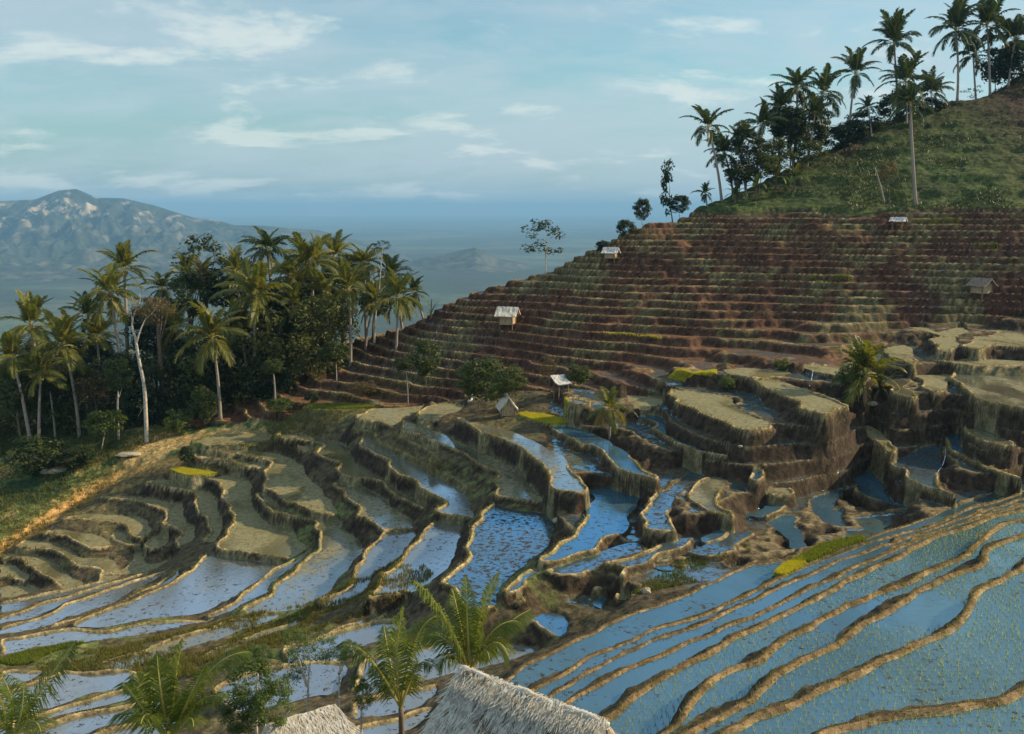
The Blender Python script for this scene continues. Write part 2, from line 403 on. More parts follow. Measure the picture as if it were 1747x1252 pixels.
# tile, terrace level, water kind, outline
FIELDS = """
r 14.06 olive 0,940 150,920 230,960 150,985 0,1005
r 14.39 olive 0,822 70,822 150,880 130,912 0,888
r 14.78 olive 0,772 130,772 260,800 350,880 430,920 380,950 310,965 290,915 200,880 150,840 90,803 0,797
r 15.24 olive 60,745 130,700 280,715 350,760 410,790 560,800 590,850 640,870 600,890 470,930 500,880 465,845 390,835 330,795 255,752 130,752
1 15.70 olive 300,860 480,815 600,830 850,870 880,920 950,965 850,985 725,985 650,930 540,878 400,868
1 16.11 olive 520,730 640,700 720,690 1100,700 1270,740 1280,860 1240,900 1150,890 1080,850 1070,800 970,770 900,760 735,730 600,728
1 15.74 olive 950,840 1060,830 1090,880 1150,930 1240,940 1200,965 1100,960 1000,930 940,880
1 15.99 olive 1290,870 1380,880 1450,915 1400,950 1290,990 1220,970 1260,920
1 15.30 olive 1150,1010 1290,1000 1280,1050 1190,1070 1200,1100 1270,1130 1380,1100 1420,1060 1500,1100 1450,1150 1250,1190 1000,1200 850,1200 1030,1160 1090,1130
1 16.91 olive 830,540 1100,530 1300,560 1560,610 1560,680 1600,780 1680,800 1660,850 1640,900 1520,970 1500,960 1480,910 1550,860 1510,820 1440,795 1360,785 1420,700 1400,660 1280,615 1150,572 950,555
2 17.90 olive -278,720 -150,695 0,700 200,740 240,790 330,850 370,960 410,1060 390,1130 380,1180 330,1230 210,1225 275,1185 285,1110 265,1020 240,1000 185,1000 190,960 150,900 180,860 165,820 130,800 0,780 -200,740
2 18.79 olive 250,685 480,650 560,670 610,700 650,760 640,880 680,960 740,1040 900,1100 1020,1130 1040,1200 1100,1240 1090,1258 1080,1298 1000,1348 900,1373 700,1328 500,1308 310,1288 330,1258 400,1188 460,1118 490,1038 485,990 440,920 390,830 390,740 330,705
r 15.30 lilac 0,1012 170,987 350,950 440,925 600,890 560,905 440,945 300,985 170,1015 100,1055 0,1078
r 15.90 lilac 0,1090 105,1065 175,1028 300,995 440,952 600,905 760,860 700,890 560,935 400,985 300,1018 275,1048 200,1075 0,1132
r 16.60 lilac 0,1145 200,1088 285,1058 305,1030 400,1000 560,948 700,900 860,845 780,900 640,970 550,1020 400,1072 210,1145 0,1185
r 17.40 lilac 210,1160 400,1088 550,1035 640,990 780,920 880,858 900,850 850,915 750,955 600,1012 500,1050 400,1092 345,1130 220,1150
r 18.40 lilacgrad 1020,785 1190,795 1300,812 1440,818 1380,855 1330,890 1240,925 1200,965 1170,990 1090,1028 990,1072 900,1085 640,1110 545,1142 350,1132 450,1080 600,1025 750,965 850,925 930,860 1005,805
3 18.86 lilac 1100,320 1180,290 1040,400 1010,440 880,540 790,610 770,680 600,740 490,800 470,820 260,875 210,865 420,790 530,735 550,690 640,605 760,520 820,480 910,400 1050,365
2 19.62 mixl 700,800 745,815 830,870 950,960 1050,1010 1200,1035 1390,1040 1420,1130 1560,1230 1600,1260 1560,1338 1480,1438 1380,1558 1320,1678 1180,1733 1090,1788 860,1828 760,1858 500,1818 620,1748 790,1693 820,1618 900,1548 1040,1468 1050,1418 1200,1288 1215,1178 1200,1148 1140,1108 1190,1078 1180,1058 1000,1010 800,965 770,900 690,840
2 20.04 olive 170,445 300,435 600,445 860,470 1000,520 1080,580 1120,690 1220,750 1250,800 1320,880 1380,970 1390,995 1200,985 1100,940 950,890 900,840 830,788 745,770 760,730 775,680 745,630 790,590 812,545 600,492 400,462
2 19.71 olive 160,478 400,492 650,545 770,565 720,610 640,590 400,530 150,503
2 19.43 olive 150,532 400,552 590,602 480,600 420,570 250,545
2 20.47 olive 100,370 450,300 780,290 850,310 820,340 780,370 600,400 250,400
2 21.29 mixl 880,295 1170,327 1300,355 1450,400 1480,480 1570,590 1700,640 1760,700 1900,790 2080,850 2150,900 2140,955 2050,930 1890,840 1770,745 1700,705 1600,680 1420,665 1350,610 1410,570 1350,540 1200,490 1190,440 1260,400 1230,385 1000,350 840,325
2 20.93 olive 1040,405 1180,405 1170,440 1050,440
4 20.65 mixl -170,740 -80,720 50,740 220,820 330,930 480,1010 500,1080 540,1110 400,1125 270,1130 240,1110 200,1070 100,1020 30,1010 10,990 70,960 40,920 -20,890 -60,800
5 20.51 bluel 560,240 575,270 540,300 450,380 380,500 210,610 215,640 180,680 42,830 -198,900 -298,835 -148,790 -23,710 -33,670 22,550 102,430 142,370 230,290 270,243
5 21.79 lilac 670,165 800,165 960,182 930,240 900,330 860,450 800,590 720,640 590,720 520,775 210,800 90,822 205,742 243,660 222,612 350,552 420,482 480,382 592,300 572,240
4 22.27 bluel 80,330 200,370 300,430 480,540 650,620 850,720 1000,800 1020,900 1030,1025 830,1000 680,972 800,910 760,850 640,800 560,750 530,690 380,660 290,570 330,530 170,470 60,400
4 22.61 grass 0,240 200,270 240,340 420,430 520,490 640,560 740,590 860,640 920,680 1040,760 1060,790 1030,800 850,675 640,580 500,510 380,440 220,360 180,300 0,262
4 23.11 grass 330,300 420,320 560,380 700,420 740,470 760,520 650,560 640,530 700,490 600,430 530,400 400,340
4 23.60 bluem 450,200 700,250 770,290 900,370 1050,440 1250,520 1400,590 1500,690 1560,770 1640,905 1400,868 1220,838 1230,760 1220,700 1230,630 1080,560 900,460 760,390 600,320 410,280
5 23.24 clod 1160,30 1210,5 1330,50 1640,85 1720,140 1700,300 1660,400 1500,510 1380,600 1280,700 1200,900 1190,950 1080,960 960,900 880,760 720,660 800,610 870,560 1010,450 935,395 985,290 1015,195 1105,135 1095,95
7 24.00 blue 530,-60 650,-100 850,-20 990,-10 920,50 900,100 830,180 840,240 820,300 700,340 620,410 580,455 450,480 240,575 50,562 180,462 250,392 400,325 435,280 515,160 510,100 600,15
4 24.92 bluem 1190,240 1400,300 1620,400 1800,510 1880,620 1950,700 2033,775 1993,820 1728,790 1690,720 1670,640 1640,590 1560,510 1440,440 1380,400 1200,330 1100,300 1000,220 860,170 900,160 1040,200 1120,230
6 25.21 blue 190,440 330,430 520,480 610,540 680,570 830,640 930,740 1000,830 1130,885 1080,915 930,860 800,830 700,740 620,650 520,592 430,605 400,560 260,500
4 23.28 olive 20,155 200,85 450,80 640,60 560,140 450,150 430,200 330,240 200,200 50,180
4 24.07 olive 540,150 650,70 800,40 960,60 900,110 780,150 760,190 560,190
6 26.13 olive 830,170 1160,205 1140,260 1000,320 960,320 870,240
6 25.82 blue 910,365 1000,335 1100,350 1170,410 1170,500 1300,560 1490,640 1740,690 1700,700 1480,660 1290,590 1180,530 1060,460 1110,420 1050,390
6 26.76 mix 290,205 400,200 540,225 570,265 450,262 340,240
8 27.18 olive -308,345 -268,330 52,350 230,400 300,490 420,560 560,610 570,660 430,685 245,668 170,610 -18,540 -98,500 -208,450
8 27.98 olive 380,235 450,240 620,235 750,280 900,340 1100,410 1250,480 1100,510 1110,550 1000,550 940,520 780,500 830,450 780,410 650,380 520,320 450,260
8 28.10 olive 150,160 350,140 600,160 760,180 680,220 450,230 380,230 220,200
8 28.33 olive 780,125 1000,120 1300,140 1500,200 1480,240 1250,265 1080,210 930,168
a 28.17 mix 290,890 600,850 640,860 600,910 500,950 560,980 640,1000 670,1060 600,1070 450,1020 400,960 330,910
a 28.25 olive 640,830 1010,820 1010,870 960,960 940,1010 800,1000 720,940 740,890
a 28.43 mix 1030,800 1200,800 1850,830 1850,1180 1500,1130 1250,1070 1100,930 1020,860
a 29.01 olive 700,655 850,640 1000,690 1200,660 1850,690 1850,750 1200,735 1000,705
a 29.06 olive 330,560 540,520 620,560 620,640 680,680 640,740 500,690 400,650
a 29.65 olive 770,480 900,430 1050,430 1100,520 1000,600 870,590 880,540
a 29.74 olive 1100,540 1230,500 1240,440 1400,440 1520,370 1850,430 1850,570 1450,530 1300,590
a 29.72 olive 590,350 750,345 880,400 1130,340 1200,400 1000,440 880,430 820,400
b 23.86 blue 50,700 160,640 360,570 345,700 370,920 640,960 740,1030 600,985 370,935 200,890 60,830 30,810 100,770
b 25.25 clod 390,560 400,510 500,490 620,430 780,350 920,350 900,600 880,700 920,800 1100,870 1050,868 900,815 800,790 560,720 540,680 560,620
b 25.75 olive 30,170 200,150 300,210 400,330 500,400 480,460 420,440 200,280
b 25.7 blue 960,270 1090,230 1120,300 1130,460 1250,510 1400,580 1747,700 1747,720 1400,610 1200,530 1120,470 1020,430 960,380
b 26.69 mix 1130,170 1400,210 1660,350 1660,390 1350,330 1180,240
9 23.68 blue 880,330 940,290 1080,250 1180,210 1170,280 1130,350 1080,400 1190,400 1180,460 1220,520 1240,580 1000,510 890,430 940,380
9 23.75 blue 500,510 720,430 800,460 830,600 860,760 700,720 740,690 660,600 600,550
9 23.93 blue 360,455 480,410 540,360 740,360 720,400 620,430 540,485
9 24.43 mix 520,280 560,220 740,210 780,260 750,290
9 25.24 blue 370,150 400,60 500,50 510,130 480,175
6 24.73 bluem 1350,1080 1420,940 1580,870 1740,900 1650,980 1600,1100 1680,1170 1780,1170 1780,1230 1600,1190 1450,1120
6 24.56 clod 1280,785 1350,770 1475,855 1460,910 1400,970 1240,1080 1200,1180 1240,1260 1290,1340 1290,1355 1100,1340 940,1315 980,1250 925,1195 1030,1160 1010,1070 1080,1020 1200,970 1340,890 1360,830
7 23.84 clod 110,660 250,590 480,490 700,440 900,385 1010,450 700,540 560,590 440,690
7 24.08 clod 600,575 1030,460 1130,380 1430,330 1440,370 1280,450 1060,520 1040,560 840,610 810,700 740,670 820,620
7 24.05 blue 1480,340 1747,250 1747,310 1700,340 1500,390
7 24.01 clod 1320,450 1480,400 1650,370 1718,310 1938,290 1928,340 1760,400 1770,480 1500,520 1400,480
7 23.94 blue 1080,530 1250,490 1230,550 1100,560
7 23.83 blue 1020,580 1220,570 1250,635 1150,620
7 23.68 blue 0,620 170,620 40,660 -40,760 -200,850 -240,800 -120,700
7 23.4 mix 480,780 640,750 680,790
7 23.1 blue 530,885 690,830 650,920 620,960 590,940
7 23.4 mix 710,870 890,780 890,890
7 22.9 blue 0,1040 100,980 340,1000 320,1150 260,1200 130,1110
5 23.37 blue 1300,850 1480,760 1480,850
9 23.52 clod 150,890 300,850 350,900 180,940
q 18.74 lilac 0,560 220,535 345,508 540,520 620,490 880,458 980,462 1100,450 900,500 560,560 440,560 350,575 180,600 0,645
q 19.55 marsh 480,690 620,640 900,545 1150,460 1290,440 1420,430 1000,580 700,690 600,715
q 19.70 marsh 960,655 1040,610 1200,560 1440,470 1500,440 1450,490 1250,570 1080,650
3 21.00 marsh 1220,1040 1300,990 1450,930 1650,850 1747,830 1700,900 1550,970 1400,1060 1250,1120
5 21.20 marsh 0,1110 100,1050 200,1000 300,950 430,880 520,860 480,920 380,960 250,1060 100,1130
q 19.50 lilac 0,715 230,712 150,760 0,800
q 19.80 lilac 180,780 300,715 420,730 620,716 700,730 640,790 400,855 160,935 60,960 -60,975 -60,850
q 20.30 lilac -60,1000 160,950 380,880 620,806 700,790 700,850 620,868 330,930 130,1000 -60,1060
q 20.80 lilac -60,1085 150,1020 340,948 620,888 800,850 800,920 620,965 470,1015 300,1060 -60,1130
q 21.30 lilac -60,1160 300,1080 480,1030 640,980 850,930 900,1000 600,1120 -60,1220
p 22.30 bluel 610,1130 700,1112 760,1100 860,1098 925,1108 880,1130 800,1150 740,1160 640,1185 600,1185
p 21.60 bluel 480,1110 560,1085 640,1060 700,1060 640,1100 560,1130 500,1140
p 21.90 bluel 360,1180 420,1150 520,1130 590,1130 590,1180 500,1200 380,1215
p 22.90 bluel 600,1200 690,1180 760,1165 740,1195 660,1220 600,1232
p 23.40 bluel 590,1245 660,1228 740,1205 700,1250 640,1275 580,1275
"""
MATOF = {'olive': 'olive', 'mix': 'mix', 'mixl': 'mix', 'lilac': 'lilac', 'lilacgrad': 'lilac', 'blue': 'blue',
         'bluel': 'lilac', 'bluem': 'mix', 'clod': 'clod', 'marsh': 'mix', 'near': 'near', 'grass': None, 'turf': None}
# foreground bund centre lines (px) -> strips between them
def L(s): return [tuple(float(q) for q in p.split(',')) for p in s.split()]
G = [
 L('830,1185 900,1132 960,1104 1020,1070 1100,1042 1160,1018 1200,1000 1230,983 1290,962 1350,955 1400,945 1480,917 1560,893 1610,872 1680,848 1760,818'),
 L('880,1188 960,1150 1010,1118 1050,1106 1120,1070 1200,1050 1270,1015 1320,990 1380,965 1440,942 1500,922 1560,905 1610,888 1650,868 1700,858 1760,832'),
 L('900,1215 950,1178 985,1160 1040,1128 1100,1098 1160,1075 1220,1058 1260,1034 1310,1010 1370,985 1430,957 1500,934 1560,915 1620,890 1700,866 1770,842'),
 L('930,1235 972,1193 1050,1150 1100,1128 1160,1100 1220,1082 1300,1042 1400,993 1500,950 1560,924 1620,900 1700,874 1780,850'),
 L('950,1262 1031,1220 1084,1180 1130,1150 1188,1120 1240,1094 1300,1064 1400,1014 1500,962 1600,914 1700,880 1800,858'),
 L('1090,1285 1148,1240 1185,1181 1211,1159 1285,1130 1330,1093 1389,1063 1470,1022 1544,992 1611,962 1648,945 1681,911 1707,893 1760,884 1830,880'),
 L('1130,1290 1160,1250 1211,1222 1274,1196 1307,1156 1359,1126 1419,1104 1456,1070 1519,1035 1556,1009 1619,983 1667,963 1680,937 1715,922 1760,905 1850,890'),
 L('1180,1300 1222,1250 1278,1221 1341,1200 1415,1167 1470,1137 1544,1107 1607,1078 1648,1044 1663,1007 1693,993 1730,974 1760,945 1850,925'),
 L('1340,1300 1396,1254 1470,1230 1582,1211 1693,1200 1760,1170 1850,1140'),
 L('1420,1420 1600,1340 1850,1260'),
]
GZ = [24.6, 25.0, 25.4, 25.8, 26.4, 27.0, 27.6, 28.2, 28.8]


def resample(pts, step):
    pts = np.asarray(pts, float)
    out = []
    for i in range(len(pts)):
        a, b = pts[i], pts[(i + 1) % len(pts)]
        n = max(1, int(round(np.linalg.norm(b - a) / step)))
        for k in range(n):
            out.append(a + (b - a) * k / n)
    return np.array(out)


def roughen(P, amp, step, seed):
    """subdivide an outline in plan and give it the wander of a hand-dug bank"""
    Q = resample(P, step)
    for _ in range(1):
        Q = 0.5 * Q + 0.25 * (np.roll(Q, 1, 0) + np.roll(Q, -1, 0))
    ox = fbm(Q[:, 0] * 0.8, Q[:, 1] * 0.8, seed, 3) * amp * 1.6
    oy = fbm(Q[:, 0] * 0.8 + 50, Q[:, 1] * 0.8, seed + 9, 3) * amp * 1.6
    return Q + np.stack([ox, oy], 1)


def right_level(x, y):
    xs = [1100, 1300, 1480, 1650, 1760]
    zb = np.interp(x, xs, [23.9, 23.2, 23.8, 24.4, 24.8]); yb = np.interp(x, xs, [960, 910, 850, 800, 780])
    zt = np.interp(x, xs, [29.4, 28.8, 28.8, 29.4, 29.6])
    return float(zb + (zt - zb) * (yb - y) / (yb - 632.0))


POLYS = []   # dict(P, z, kind, bw)
for ln in FIELDS.strip().splitlines():
    t_, z_, kd, *pp = ln.split()
    x0, y0, s0 = TILE[t_]
    z_ = float(z_)
    px = [(x0 + float(a) * s0, y0 + float(b) * s0) for a, b in (q.split(',') for q in pp)]
    W = np.array([unproj(a, b, z_)[:2] for a, b in px])
    POLYS.append(dict(P=roughen(W, 0.22, 0.45, len(POLYS)), z=z_, kind=kd, bw=0.20, bh=0.20))


def densify(l, n=6):
    l = np.asarray(l, float); o = []
    for a, b in zip(l[:-1], l[1:]):
        for k in range(n):
            o.append(a + (b - a) * k / n)
    o.append(l[-1])
    return np.array(o)


for i in range(len(G) - 1):
    z_ = GZ[i]
    # the far edge of strip i carries the bund of line i: both edges unprojected on this strip's own level
    far = np.array([unproj(a, b, z_)[:2] for a, b in densify(G[i])])
    near = np.array([unproj(a, b, z_)[:2] for a, b in densify(G[i + 1])])
    hw = 0.03 if i < 4 else 0.06
    def offs(Ln, d):
        tg = np.gradient(Ln, axis=0); tg /= np.linalg.norm(tg, axis=1)[:, None] + 1e-9
        return Ln + np.stack([tg[:, 1], -tg[:, 0]], 1) * d
    far = offs(far, hw * 0.6); near = offs(near, -hw * 1.6)
    W = np.concatenate([far, near[::-1]])
    POLYS.append(dict(P=roughen(W, 0.13, 0.4, 70 + i), z=z_, kind='near', bw=0.14 if i < 4 else 0.20, bh=0.13 if i < 4 else 0.17))
# grassy shoulder beside the strips
for kd, z_, s_ in (('turf', 25.0, '1318,978 1335,962 1370,945 1400,927 1440,918 1475,914 1480,920 1430,938 1380,960 1330,986'),
                   ('turf', 19.1, '0,1125 60,1111 120,1099 148,1097 150,1102 103,1110 69,1123 62,1137 34,1140 0,1135'),
                   ('turf', 25.4, '880,707 898,703 935,708 969,715 971,722 940,725 915,719'),
                   ('turf', 19.0, '286,801 308,797 345,802 374,808 350,813 318,812'),
                   ('turf', 23.2, '520,692 570,690 632,692 642,696 590,699 530,698')):
    W = np.array([unproj(a, b, z_)[:2] for a, b in L(s_)])
    POLYS.append(dict(P=roughen(W, 0.08, 0.5, 90 + len(POLYS)), z=z_, kind=kd, bw=0.15, bh=0.05))

# ------------------------------------------------------------------ land form between the fields
LINES = [  # px,py,z   or  px,py,d,'d'
 ([(0, 937, 14.9), (60, 900, 15.3), (140, 852, 16.1), (200, 820, 17.2), (245, 800, 18.2), (309, 783, 19.3)], 'z'),
 ([(-80, 860, 15.6), (0, 840, 16.4), (100, 812, 17.6), (200, 775, 18.9), (250, 757, 19.4), (310, 745, 19.9), (330, 760, 19.8)], 'z'),
 ([(-80, 770, 16.5), (0, 752, 17.5), (100, 742, 18.6), (200, 735, 19.4), (375, 716, 20.4), (440, 700, 21.6), (480, 697, 22.4)], 'z'),
 ([(-100, 700, 16), (0, 695, 17.2), (200, 690, 19.0), (400, 688, 20.8), (520, 680, 22.9), (640, 682, 23.5), (740, 686, 24.2)], 'z'),
 ([(760, 684, 24.4), (850, 676, 25.0), (900, 672, 25.4), (960, 668, 26.2), (1060, 658, 27.2), (1140, 646, 27.7), (1230, 630, 28.4), (1300, 622, 28.6), (1400, 620, 28.8), (1480, 606, 29.2)], 'z'),
 ([(1560, 556, 30.0), (1650, 546, 30.4), (1760, 550, 30.4), (1900, 555, 30.4)], 'z'),
 ([(1747, 692, 27.0), (1900, 690, 27.2)], 'z'),
 ([(1452, 700, 27.3), (1500, 704, 27.3), (1560, 704, 27.3), (1610, 712, 27.2)], 'z'),
 ([(1747, 785, 24.7), (1900, 780, 25.2)], 'z'),
 # ridge against the sky
 ([(480, 600, 112), (530, 598, 106), (620, 576, 100), (700, 552, 96), (740, 528, 96), (800, 503, 96), (880, 478, 98), (930, 470, 100), (980, 443, 101), (1040, 418, 103), (1100, 390, 106),
   (1170, 372, 110), (1232, 341, 114), (1300, 310, 118), (1400, 262, 124), (1450, 230, 128), (1520, 205, 131), (1570, 190, 133), (1633, 168, 136), (1690, 160, 138), (1747, 128, 142), (1850, 85, 146), (2000, 40, 150)], 'd'),
]
XW, YW = (-92.0, 120.0), (9.0, 190.0)
CS = 0.25
NX, NY = int((XW[1] - XW[0]) / CS), int((YW[1] - YW[0]) / CS)
gx = XW[0] + (np.arange(NX) + 0.5) * CS
gy = YW[0] + (np.arange(NY) + 0.5) * CS
FIX = np.full((NY, NX), np.nan)


def put_line(pts):
    pts = np.asarray(pts)
    for a, b in zip(pts[:-1], pts[1:]):
        n = int(np.linalg.norm((b - a)[:2]) / (CS * 0.7)) + 1
        for k in range(n + 1):
            p = a + (b - a) * k / n
            i, j = int((p[1] - YW[0]) / CS), int((p[0] - XW[0]) / CS)
            if 0 <= i < NY and 0 <= j < NX:
                FIX[i, j] = p[2]


RIDGE = None
for pts, md in LINES:
    if md == 'z':
        put_line([unproj(a, b, c) for a, b, c in pts])
    else:
        R_ = np.array([unproj(a, b, d=c) for a, b, c in pts])
        RIDGE = R_
        put_line(R_)
        put_line([(x * (y + 9) / y, y + 9, z - 3.0) for x, y, z in R_])
        put_line([(x * (y + 34) / y, y + 34, z - 22) for x, y, z in R_])
# ground left of the ridge, falling away behind the grove
put_line([(-90, 84, 13), (-60, 98, 15), (-45, 110, 16), (-30, 118, 18)])
put_line([(-92, 125, -6), (-60, 135, -8), (-30, 148, -8)])
put_line([(-92, 185, -40), (0, 188, -40), (118, 188, 20)])
# ground near and below the camera
put_line([(-16, 14, 21.5), (-9, 13, 23.2), (0, 12.5, 26), (8, 12, 28.6), (14, 12, 29.3), (20, 14, 30)])
put_line([(33, 50, 24.8), (40, 52, 25.5), (60, 55, 29)])
put_line([unproj(720, 1262, 24.3), unproj(800, 1230, 24.6), unproj(900, 1215, 25.0)])
put_line([unproj(430, 1250, 22.2), unproj(560, 1250, 23.3)])


def in_poly(P, X, Y):
    c = np.zeros(X.shape, bool)
    x1, y1 = P[:, 0], P[:, 1]
    x2, y2 = np.roll(x1, -1), np.roll(y1, -1)
    for a, b, cc, d in zip(x1, y1, x2, y2):
        if b == d: continue
        c ^= ((b > Y) != (d > Y)) & (X < (cc - a) * (Y - b) / (d - b) + a)
    return c


POLYS.sort(key=lambda p: p['z'])
for pl in POLYS:
    P = pl['P']
    j0, j1 = np.searchsorted(gx, [P[:, 0].min(), P[:, 0].max()])
    i0, i1 = np.searchsorted(gy, [P[:, 1].min(), P[:, 1].max()])
    if j1 <= j0 or i1 <= i0: continue
    X, Y = np.meshgrid(gx[j0:j1], gy[i0:i1])
    ins = in_poly(P, X, Y)
    FIX[i0:i1, j0:j1][ins] = pl['z']


def solve(fix, h, its):
    m = ~np.isnan(fix)
    h = np.where(m, fix, h)
    fx = np.where(m, fix, 0)
    for _ in range(its):
        p = np.pad(h, 1, mode='edge')
        h = np.where(m, fx, 0.25 * (p[:-2, 1:-1] + p[2:, 1:-1] + p[1:-1, :-2] + p[1:-1, 2:]))
    return h


def coarsen(f):
    a = f[:f.shape[0] // 2 * 2, :f.shape[1] // 2 * 2]
    a = a.reshape(a.shape[0] // 2, 2, a.shape[1] // 2, 2)
    m = ~np.isnan(a)
    s = np.nansum(a, axis=(1, 3)); c = m.sum(axis=(1, 3))
    return np.where(c > 0, s / np.maximum(c, 1), np.nan)


pyr = [FIX]
for _ in range(5): pyr.append(coarsen(pyr[-1]))
h = np.full(pyr[-1].shape, float(np.nanmean(pyr[-1])))
for lev, its in zip(range(5, -1, -1), (800, 300, 160, 90, 50, 26)):
    f = pyr[lev]
    if h.shape != f.shape:
        hh = np.repeat(np.repeat(h, 2, 0), 2, 1)
        q = np.zeros(f.shape)
        q[:] = np.pad(hh, ((0, max(0, f.shape[0] - hh.shape[0])), (0, max(0, f.shape[1] - hh.shape[1]))), mode='edge')[:f.shape[0], :f.shape[1]]
        h = q
    h = solve(f, h, its)
HG = h


def samp(X, Y):
    u = np.clip((X - XW[0]) / CS - 0.5, 0, NX - 1.001); v = np.clip((Y - YW[0]) / CS - 0.5, 0, NY - 1.001)
    j = u.astype(int); i = v.astype(int); a = u - j; b = v - i
    return (HG[i, j] * (1 - a) + HG[i, j + 1] * a) * (1 - b) + (HG[i + 1, j] * (1 - a) + HG[i + 1, j + 1] * a) * b


def seg_dist(P, X, Y):
    """signed distance to outline (inside negative) and nearest point"""
    n = len(P)
    best = np.full(X.shape, 1e18); bx = np.zeros(X.shape); by = np.zeros(X.shape)
    for k in range(n):
        ax, ay = P[k]; cx_, cy_ = P[(k + 1) % n]
        dx, dy = cx_ - ax, cy_ - ay
        l2 = dx * dx + dy * dy + 1e-12
        t = np.clip(((X - ax) * dx + (Y - ay) * dy) / l2, 0, 1)
        qx, qy = ax + t * dx, ay + t * dy
        d2 = (X - qx) ** 2 + (Y - qy) ** 2
        m = d2 < best
        best = np.where(m, d2, best); bx = np.where(m, qx, bx); by = np.where(m, qy, by)
    ins = in_poly(P, X, Y)
    d = np.sqrt(best)
    return np.where(ins, -d, d), bx, by


# base line of the far terraced hillside, in plan: everything beyond it is stepped in thin terraces
BASE = np.array([unproj(a, b, c)[:2] for a, b, c in LINES[4][0]] )
BASE = np.concatenate([[(-32, 84), (-14, 77.5), (-9.5, 75)], BASE, [unproj(1560, 556, 30.0)[:2], unproj(1760, 550, 30.4)[:2], (75, 78)]])


def base_y(X):
    o = np.argsort(BASE[:, 0])
    return np.interp(X, BASE[o, 0], BASE[o, 1])


